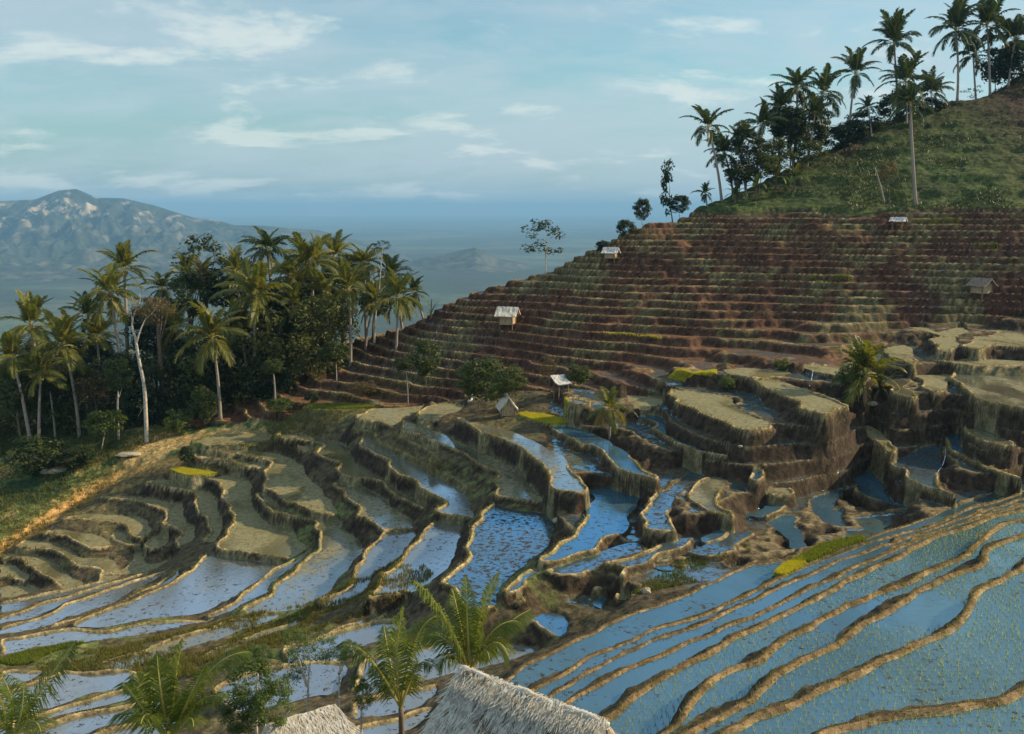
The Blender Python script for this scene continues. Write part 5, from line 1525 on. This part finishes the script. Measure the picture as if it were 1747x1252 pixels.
for t in (0.06, 0.94):
    for s_ in (1.35, -1.2):
        p = rl + (rr_ - rl) * t + pn * s_
        m2 = MB(); m2.tube([[p[0], p[1], -1.2], [p[0], p[1], p[2] - 1.35]], 0.08, 8); m2.obj('post', M['wood'], root)
wb = MB(); wb.add([rl + pn * 1.3 - [0, 0, 1.5], rr_ + pn * 1.3 - [0, 0, 1.5], rr_ + pn * 1.3 - [0, 0, 3.6], rl + pn * 1.3 - [0, 0, 3.6]], [(0, 1, 2, 3)])
for k_ in range(9):
    t = k_ / 8
    p = rr_ + ax * 0.45 + pn * (-1.5 + 3.0 * t) 
    m2 = MB(); m2.tube([rr_ + ax * 0.05 + [0, 0, -0.1], p + np.array([0, 0, -1.55 + 0.1 * math.sin(k_ * 3)])], 0.03, 5); m2.obj('rafter', M['bamboo'], root)
wb2 = MB(); wb2.box(tuple((rl + rr_) / 2 - [0, 0, 2.7]), (3.6, 2.2, 1.9), math.atan2(ax[1], ax[0])); wb2.obj('wall', M['bamboo'], root)

# small pale roof at the bottom
r1 = np.array(unproj(452, 1236, d=20.2)); r2 = np.array(unproj(573, 1200, d=21.0)); gz = ground(r1[0], r1[1])
b = np.array([(r1[0] + r2[0]) / 2, (r1[1] + r2[1]) / 2, gz])
root = thing('thatched_hut', 'small hut at the bottom with a pale tan thatched roof', 'hut', tuple(b))
r1, r2 = r1 - b, r2 - b
ax2 = (r2 - r1); ax2[2] = 0; ax2 /= np.linalg.norm(ax2); p2 = np.array([ax2[1], -ax2[0], 0]); p2 = p2 if p2[1] < 0 else -p2
e1 = r1 - ax2 * .1 + p2 * 1.3 - [0, 0, .85]; e2 = r2 + ax2 * 0.5 + p2 * 1.3 - [0, 0, .85]
f1 = r1 - p2 * .5 - [0, 0, .5]; f2 = r2 - p2 * .5 - [0, 0, .5]
roof_sheet(r1, r2, e2, e1, M['thatchpale'], root, 21, 60, 24, 0.04)
roof_sheet(r2, r1, f1, f2, M['thatchpale'], root, 23, 20, 8, 0.03)
thatch_strands([(r1, r2, e2, e1)], 1400, 0.3, M['thatchpale'], root, 7, 0.012, out=0.04)
wb3 = MB(); wb3.box(tuple((r1 + r2) / 2 + p2 * .45 - [0, 0, 1.3]), (1.5, 1.2, 1.4), math.atan2(ax2[1], ax2[0])); wb3.obj('wall', M['bamboo'], root)


def field_hut(label, base_px, w_, dp, wall, roof, rz, rm, wm, over=0.25, shed=False, dome=False, posts=True, group='small field huts'):
    b = np.array(hit(*base_px))
    root = thing('field_hut', label, 'hut', tuple(b), rz, group)
    hw, hd = w_ / 2, dp / 2
    for sx in (-1, 1):
        for sy in (-1, 1):
            m2 = MB(); m2.tube([[sx * hw * .9, sy * hd * .9, -0.5], [sx * hw * .9, sy * hd * .9, wall]], 0.05, 6); m2.obj('post', M['wood'], root)
    if wm is not None:
        m2 = MB(); m2.box((0, 0, wall * .5), (w_ * .86, dp * .86, wall)); m2.obj('wall', M[wm], root)
    A = lambda *q: np.array(q, float)
    if dome:
        n_, m_ = 22, 9; V = []
        for i in range(m_):
            f = i / (m_ - 1); rr2 = math.cos(f * math.pi / 2) ** 0.7
            for k in range(n_):
                a = 2 * math.pi * k / n_
                j = 1 + 0.30 * float(vnoise(np.array([k * 0.9]), np.array([i * 1.3]), 4)[0])
                V.append(((hw + over) * 1.25 * rr2 * math.cos(a) * j, (hd + over) * 1.25 * rr2 * math.sin(a) * j, wall - 0.15 + (roof + 0.2) * math.sin(f * math.pi / 2)))
        Fc = [(i * n_ + k, i * n_ + (k + 1) % n_, (i + 1) * n_ + (k + 1) % n_, (i + 1) * n_ + k) for i in range(m_ - 1) for k in range(n_)]
        Fc.append(tuple(range(n_))[::-1])
        mesh_obj('roof', V, Fc, M[rm], root)
        r_ = np.random.default_rng(3); V = []; Fs = []; q = 0
        for _ in range(900):
            a = r_.uniform(0, 6.283); f = r_.uniform(0, 0.9); rr2 = math.cos(f * math.pi / 2) ** 0.7
            p = np.array([(hw + over) * 1.27 * rr2 * math.cos(a), (hd + over) * 1.27 * rr2 * math.sin(a), wall - 0.13 + (roof + 0.22) * math.sin(f * math.pi / 2)])
            o2 = np.array([math.cos(a), math.sin(a), -1.0 + f * 0.5]) * 0.36
            sd_ = np.array([-math.sin(a), math.cos(a), 0]) * 0.02
            V += [p - sd_, p + sd_, p + o2]; Fs.append((q, q + 1, q + 2)); q += 3
        tag(mesh_obj('thatch_straw', V, Fs, M[rm], root), kind='stuff')
    elif shed:
        roof_sheet(A(-hw - over, hd + over, wall + roof), A(hw + over, hd + over, wall + roof), A(hw + over, -hd - over, wall), A(-hw - over, -hd - over, wall), M[rm], root, 5, 16, 10, 0.03, 0.08)
    else:   # ridge along local Y, gables at the ends
        roof_sheet(A(0, -hd - over, wall + roof), A(0, hd + over, wall + roof), A(hw + over, hd + over, wall - .05), A(hw + over, -hd - over, wall - .05), M[rm], root, 6, 22, 14, 0.04, 0.09)
        roof_sheet(A(0, hd + over, wall + roof), A(0, -hd - over, wall + roof), A(-hw - over, -hd - over, wall - .05), A(-hw - over, hd + over, wall - .05), M[rm], root, 7, 22, 14, 0.04, 0.09)
        if wm is not None:
            for sy in (-1, 1):
                m2 = MB(); y_ = sy * hd * .86
                m2.add([(-hw * .95, y_, wall - .02), (hw * .95, y_, wall - .02), (0, y_, wall + roof - .08), (-hw * .95, y_ - .05 * sy, wall - .02), (hw * .95, y_ - .05 * sy, wall - .02), (0, y_ - .05 * sy, wall + roof - .08)],
                       [(0, 1, 2), (3, 5, 4), (0, 3, 4, 1), (1, 4, 5, 2), (2, 5, 3, 0)])
                m2.obj('gable', M[wm], root)
    return root


field_hut('steep gabled bamboo field hut standing beside the yellow seed bed', (865, 708), 1.1, 1.2, 0.55, 0.95, 0.15, 'thatchpale', 'bamboo', 0.18)
field_hut('open hut with a tilted bleached white roof on thin posts', (957, 672), 0.9, 0.8, 0.8, 0.55, 0.5, 'white', None, 0.15, shed=True)
field_hut('hut with a bleached pale thatched roof on the left of the hillside', (866, 556), 1.7, 1.4, 0.9, 0.75, 1.35, 'thatchpale', 'bamboo', 0.35)
field_hut('tiny white roofed hut near the skyline edge of the terraces', (1042, 446), 1.3, 1.2, 0.6, 0.55, 1.2, 'white', 'bamboo', 0.25)
field_hut('little hut with a bright white sheet roof at the top of the terraces', (1532, 386), 1.0, 1.0, 0.4, 0.35, 1.0, 'white', None, 0.3)
field_hut('brown thatched hut high on the right of the hillside', (1674, 500), 1.5, 1.3, 0.7, 0.65, 0.5, 'thatchbrown', 'bamboo', 0.3)
field_hut('low pale shelter hidden among the trees at the grove end', (553, 606), 1.7, 1.0, 0.5, 0.2, 0.1, 'white', None, 0.2, shed=True)

# ------------------------------------------------------------------ egret
b = np.array(hit(803, 693))
root = thing('egret', 'white egret standing on the field edge left of the gabled hut', 'bird', tuple(b), 0.6)
mb = MB()
mb.tube([[-.28, 0, .36], [-.18, 0, .42], [-.05, 0, .48], [.08, 0, .53], [.15, 0, .60], [.13, 0, .70], [.10, 0, .80], [.14, 0, .90], [.20, 0, .92], [.27, 0, .91]],
        [.02, .08, .11, .10, .06, .035, .03, .035, .04, .015], 9)
mb.obj('body', M['feather'], root, smooth=True)
m2 = MB(); m2.tube([[.26, 0, .91], [.40, 0, .885]], [.014, .003], 5); m2.obj('beak', M['bamboo'], root)
for s_ in (-.03, .03):
    m2 = MB(); m2.tube([[0, s_, .42], [.03, s_, .22], [0, s_, -.02], [.07, s_, -.03]], .012, 5); m2.obj('leg', M['dark'], root)

# ------------------------------------------------------------------ rocks
def rock(label, px, py, wpx, seed, asp=0.5, mat='stone'):
    b = np.array(hit(px, py)); R = wpx * b[1] / F / 2
    r = np.random.default_rng(seed)
    th = np.linspace(0, math.pi, 9); ph = np.linspace(0, 2 * math.pi, 15)[:-1]
    V = []
    for t in th:
        for p in ph:
            q = np.array([math.sin(t) * math.cos(p), math.sin(t) * math.sin(p), math.cos(t)])
            k = 1 + 0.35 * float(fbm(np.array([q[0] * 2 + seed]), np.array([q[1] * 2 + q[2] * 1.7]), seed, 3)[0])
            V.append(q * R * k * np.array([1, .8, asp]))
    n = 14
    Fc = [(i * n + k, i * n + (k + 1) % n, (i + 1) * n + (k + 1) % n, (i + 1) * n + k) for i in range(8) for k in range(n)]
    o = mesh_obj('boulder', V, Fc, M[mat], smooth=False)
    o.location = (b[0], b[1], b[2] + R * asp * .3)
    return tag(o, label, 'rock', 'boulders')
rock('pale tan boulder in the bushes below the grove', 60, 790, 24, 2, .6)
rock('long flat pale boulder on the grass slope', 92, 805, 50, 3, .25)
rock('pale flat slab of rock beside the red path', 220, 778, 42, 4, .18)
rock('round tan boulder on the wall below the two big pools', 948, 893, 14, 5, .7)
rock('pale stone in the dark gully bank', 1102, 1012, 18, 6, .9)
rock('small pale stone at the foot of the little palm wall', 1262, 782, 8, 7, .6)
rock('pale stones at the spring below the screw palm', 1490, 700, 22, 8, .4)

# ------------------------------------------------------------------ water spilling over the banks
def spill(pts, w_=0.10):
    P3 = []
    for px, py in pts:
        x, y, z = hit(px, py); P3.append((x, y - 0.12, z + 0.06))
    P3 = smooth_path(P3, 14)
    mb = MB(); mb.tube(P3, [w_ * (0.6 + 0.3 * math.sin(i * 1.9) + 0.02 * i) for i in range(14)], 6)
    return tag(mb.obj('water_spill', M['spill'], smooth=True), kind='structure')
spill([(1386, 634), (1384, 646), (1380, 660)], .035)
spill([(1612, 765), (1611, 782), (1606, 796), (1598, 806)], .035)

# ------------------------------------------------------------------ ground plants
def tufts(name, pts, h_, blades, mat, seed, spread=0.06, width=0.012, kind='stuff', lean=0.35):
    r = np.random.default_rng(seed)
    pts = np.asarray(pts, float); n = len(pts)
    base = np.repeat(pts, blades, 0)
    N = len(base)
    a = r.uniform(0, 6.283, N)
    base = base + np.stack([np.cos(a) * spread * r.uniform(0, 1, N), np.sin(a) * spread * r.uniform(0, 1, N), np.full(N, -0.02)], 1)
    hh = h_ * r.uniform(0.5, 1.25, N)
    b2 = r.uniform(0, 6.283, N)
    tip = base + np.stack([np.cos(b2) * lean * hh, np.sin(b2) * lean * hh, hh], 1)
    s_ = np.stack([-np.sin(a), np.cos(a), np.zeros(N)], 1) * width
    V = np.stack([base - s_, base + s_, tip], 1).reshape(-1, 3)
    return tag(mesh_obj(name, V, np.arange(3 * N).reshape(N, 3), M[mat]), kind=kind)


def sample_in(P, n, r):
    lo, hi = P.min(0), P.max(0)
    q = r.uniform(lo, hi, (n, 2))
    return q[in_poly(P, q[:, 0], q[:, 1])]


rr = np.random.default_rng(99)
shoots = []
for pl in POLYS:
    if pl['kind'] != 'near' or pl['z'] < 25.7: continue
    P = pl['P']; lo, hi = P.min(0), P.max(0)
    sp_ = 0.20 if pl['z'] > 26.3 else 0.26
    ax_ = np.arange(lo[0], min(hi[0], 30), sp_); ay_ = np.arange(max(lo[1], 15), min(hi[1], 58), sp_ * 0.9)
    A_, B_ = np.meshgrid(ax_, ay_); A_ = A_.ravel(); B_ = B_.ravel()
    ca_, sa_ = math.cos(0.5), math.sin(0.5)
    A_ = A_ + rr.normal(0, 0.035, A_.shape); B_ = B_ + rr.normal(0, 0.035, B_.shape)
    vis = np.abs(A_ / B_) < 0.68
    A_, B_ = A_[vis], B_[vis]
    k = in_poly(P, A_, B_) & (vnoise(A_ * 0.25, B_ * 0.25, 5) > (-0.25 if pl['z'] > 26.3 else 0.0))
    shoots.append(np.stack([A_[k], B_[k], np.full(k.sum(), pl['z'] + 0.02)], 1))
shoots = np.concatenate(shoots)
tufts('rice_seedlings', shoots, 0.19, 3, 'rice', 5, 0.035, 0.010, lean=0.35)

# grass along foreground bunds and banks
bp = []
for pl in POLYS:
    if pl['kind'] != 'near': continue
    Q = resample(pl['P'], 0.10)
    Q = np.repeat(Q, 5, 0) + rr.normal(0, 0.13, (len(Q) * 5, 2))
    bp.append(Q)
bp = np.concatenate(bp)
bp = bp[(np.abs(bp[:, 0] / bp[:, 1]) < 0.66) & (bp[:, 1] > 15) & (bp[:, 1] < 48)]
hb_, tr_, bd_, _, _, _ = height(bp[:, 0], bp[:, 1], True)
k = bd_ > 0.3
pts = np.stack([bp[k, 0], bp[k, 1], hb_[k]], 1)
half = rr.uniform(0, 1, len(pts)) < 0.72
tufts('bund_dry_grass', pts[half], 0.11, 3, 'drygrass', 6, 0.04, 0.010)
tufts('bund_grass', pts[~half], 0.12, 3, 'grass', 7, 0.04, 0.010)


def seedbed(name, label_px, n, h_, mat, z=None, hide=False):
    if z is None:
        W = np.array([hit(a, b)[:2] for a, b in label_px])
    else:
        W = np.array([unproj(a, b, z)[:2] for a, b in label_px])
    q = sample_in(W, n, rr)
    zz_ = height(q[:, 0], q[:, 1])
    return tufts(name, np.stack([q[:, 0], q[:, 1], zz_], 1), h_, 3, mat, 8, 0.05, 0.022, lean=0.3)


seedbed('rice_seedbed', L('882,707 898,704 935,709 968,716 970,721 940,724 915,718'), 9000, .15, 'seed', 25.4)
seedbed('rice_seedbed', L('287,801 308,798 345,803 372,808 350,812 318,811'), 6000, .15, 'seed', 19.0)
seedbed('rice_seedbed', L('522,692 570,690 632,692 640,696 590,698 532,697'), 5000, .22, 'seedgreen', 23.2)
seedbed('rice_seedbed', L('1320,979 1335,965 1370,950 1375,962 1340,984'), 7000, .13, 'seed', 25.0)
seedbed('grassy_verge', L('1350,958 1400,930 1440,920 1470,916 1480,920 1430,938 1380,960'), 8000, .17, 'seedgreen', 25.0)
seedbed('rice_seedbed', L('0,1125 60,1111 120,1099 146,1098 103,1109 69,1122 62,1136 34,1138 0,1133'), 9000, .2, 'seedgreen', 19.1)
seedbed('rice_seedbed', L('1138,645 1180,638 1222,633 1222,640 1180,647 1150,650'), 8000, .18, 'seed')
for s_ in ('1028,568 1080,569 1132,576 1128,580 1080,577 1030,573', '1382,474 1420,476 1455,478 1450,482 1400,480', '1612,420 1660,421 1705,423 1700,427 1650,426', '1552,378 1600,378 1640,380 1636,383 1560,382'):
    seedbed('rice_seedbed', L(s_), 2500, .15, 'seedgreen' if s_[:4] != '1028' else 'seed')

# marsh grass in the low strips, turf on the left slope and on the banks
def region_tufts(name, outline, z, n, h_, mat, seed, blades=3, cond=None, wd=0.02):
    W = np.array([unproj(a, b, z)[:2] for a, b in outline])
    q = sample_in(W, n, rr)
    hh, td, bn, fa, kd, hl = height(q[:, 0], q[:, 1], True)
    k = np.ones(len(q), bool) if cond is None else cond(q, hh, td, bn)
    return tufts(name, np.stack([q[k, 0], q[k, 1], hh[k]], 1), h_, blades, mat, seed, 0.08, wd)


region_tufts('marsh_grass', L('60,1130 180,1085 300,1062 420,1050 560,1025 700,1000 740,1050 700,1090 560,1110 420,1180 330,1190 200,1145 80,1150'), 19.6, 26000, .20, 'grass', 11, 3,
             lambda q, h, t, b_: (fbm(q[:, 0] * 0.5 + q[:, 1] * 0.2, q[:, 1] * 0.9 - q[:, 0] * 0.4, 71, 3) + 0.15 * (t < 0.5)) > 0.0, 0.022)
region_tufts('slope_grass', L('-60,950 60,895 140,848 240,798 309,780 330,745 200,740 0,745 -60,760'), 17.5, 16000, .30, 'grass', 12, 3,
             lambda q, h, t, b_: (t < 0.5) & (fbm(q[:, 0] * 0.4, q[:, 1] * 0.4, 73, 3) > -0.15), 0.03)
region_tufts('bank_grass', L('330,745 375,722 480,700 640,682 760,690 640,720 480,740 400,750'), 22.0, 12000, .20, 'grass', 13, 3, lambda q, h, t, b_: t < 0.5, 0.03)
region_tufts('undergrowth', L('-60,760 60,742 200,742 300,742 375,722 470,705 470,690 300,700 0,705 -60,700'), 19.0, 9000, .6, 'leafdark_' if False else 'leaf', 14, 3, None, 0.07)
region_tufts('terrace_weeds', L('560,700 760,690 950,680 1100,650 1230,640 1230,800 1000,900 800,900 640,800'), 24.8, 30000, .18, 'grass', 15, 2,
             lambda q, h, t, b_: (t < 0.5) & (fbm(q[:, 0] * 0.5, q[:, 1] * 0.5, 75, 3) > 0.4), 0.015)
region_tufts('gully_weeds', L('960,1080 1240,1010 1300,950 1240,960 1150,990 1050,1060'), 23.0, 9000, .18, 'leaf', 16, 2,
             lambda q, h, t, b_: (t < 0.5) & (fbm(q[:, 0] * 0.7, q[:, 1] * 0.7, 76, 3) > 0.0), 0.025)
# rough grass and scrub on the hill under the ridge palms
q = rng.uniform([14, 95], [78, 150], (45000, 2))
hh, td, bn, fa, kd, hl = height(q[:, 0], q[:, 1], True)
k = (hl > 0.5) & (fbm(q[:, 0] * 0.12, q[:, 1] * 0.12, 78, 4) > 0.08)
M['hillgrass'] = leafmat('hill grass', (0.03, 0.045, 0.015), (0.08, 0.09, 0.026), 0.25)
tufts('hill_grass', np.stack([q[k, 0], q[k, 1], hh[k]], 1), .30, 3, 'hillgrass', 17, 0.25, 0.04, lean=0.6)

# deep shade of the grove: one mass of leaves under and between the trunks
n_cl = 900
r = np.random.default_rng(5)
cxs = r.uniform(-56, -17, n_cl); cys = r.uniform(86, 104, n_cl)
keep = (cys > 86 + np.abs(cxs + 38) * 0.05)
cxs, cys = cxs[keep], cys[keep]
gz = height(cxs, cys)
top = 6.5 + 2.5 * fbm(cxs * 0.15, cys * 0.15, 3, 3)
czs = gz + r.uniform(0.02, 1, len(cxs)) * top
per = 60
q = r.normal(size=(len(cxs) * per, 3)); q /= np.linalg.norm(q, axis=1)[:, None]
cc = np.repeat(np.stack([cxs, cys, czs], 1), per, 0) + q * (r.uniform(0.2, 1, len(q)) ** 0.5)[:, None] * 1.0
nn = q * 0.5 + np.array([0, 0, 0.8]) + r.normal(size=q.shape) * 0.5
Vv, Ff = leaf_faces(cc, nn / np.linalg.norm(nn, axis=1)[:, None], 0.20, r)
tag(mesh_obj('grove_undergrowth', Vv, Ff, M['leafmixed']), kind='stuff')

lp = []
for pl in POLYS:
    if pl['kind'] in ('near', 'turf'): continue
    P = pl['P']
    if sign_area(P) < 0: P = P[::-1]
    Q = resample(P, 0.16)
    tg = np.roll(Q, -1, 0) - np.roll(Q, 1, 0); tg /= np.linalg.norm(tg, axis=1)[:, None] + 1e-9
    nr_ = np.stack([tg[:, 1], -tg[:, 0]], 1)
    lipv = pl['z'] - samp(Q[:, 0] + nr_[:, 0] * 0.7, Q[:, 1] + nr_[:, 1] * 0.7) > 0.1
    Q, nr_ = Q[lipv], nr_[lipv]
    Q = np.repeat(Q, 3, 0) + np.repeat(nr_, 3, 0) * rr.uniform(-0.12, 0.10, (len(Q) * 3, 1)) + rr.normal(0, 0.05, (len(Q) * 3, 2))
    lp.append(Q)
lp = np.concatenate(lp)
lp = lp[(fbm(lp[:, 0] * 0.6, lp[:, 1] * 0.6, 88, 3) > -0.12) & (np.abs(lp[:, 0] / lp[:, 1]) < 0.66)]
hh = height(lp[:, 0], lp[:, 1])
pts = np.stack([lp[:, 0], lp[:, 1], hh], 1)
hf = rr.uniform(0, 1, len(pts)) < 0.75
tufts('terrace_edge_dry_grass', pts[hf], 0.15, 3, 'drygrass', 21, 0.06, 0.016, lean=0.7)
tufts('terrace_edge_grass', pts[~hf], 0.17, 3, 'grass', 22, 0.06, 0.016, lean=0.7)
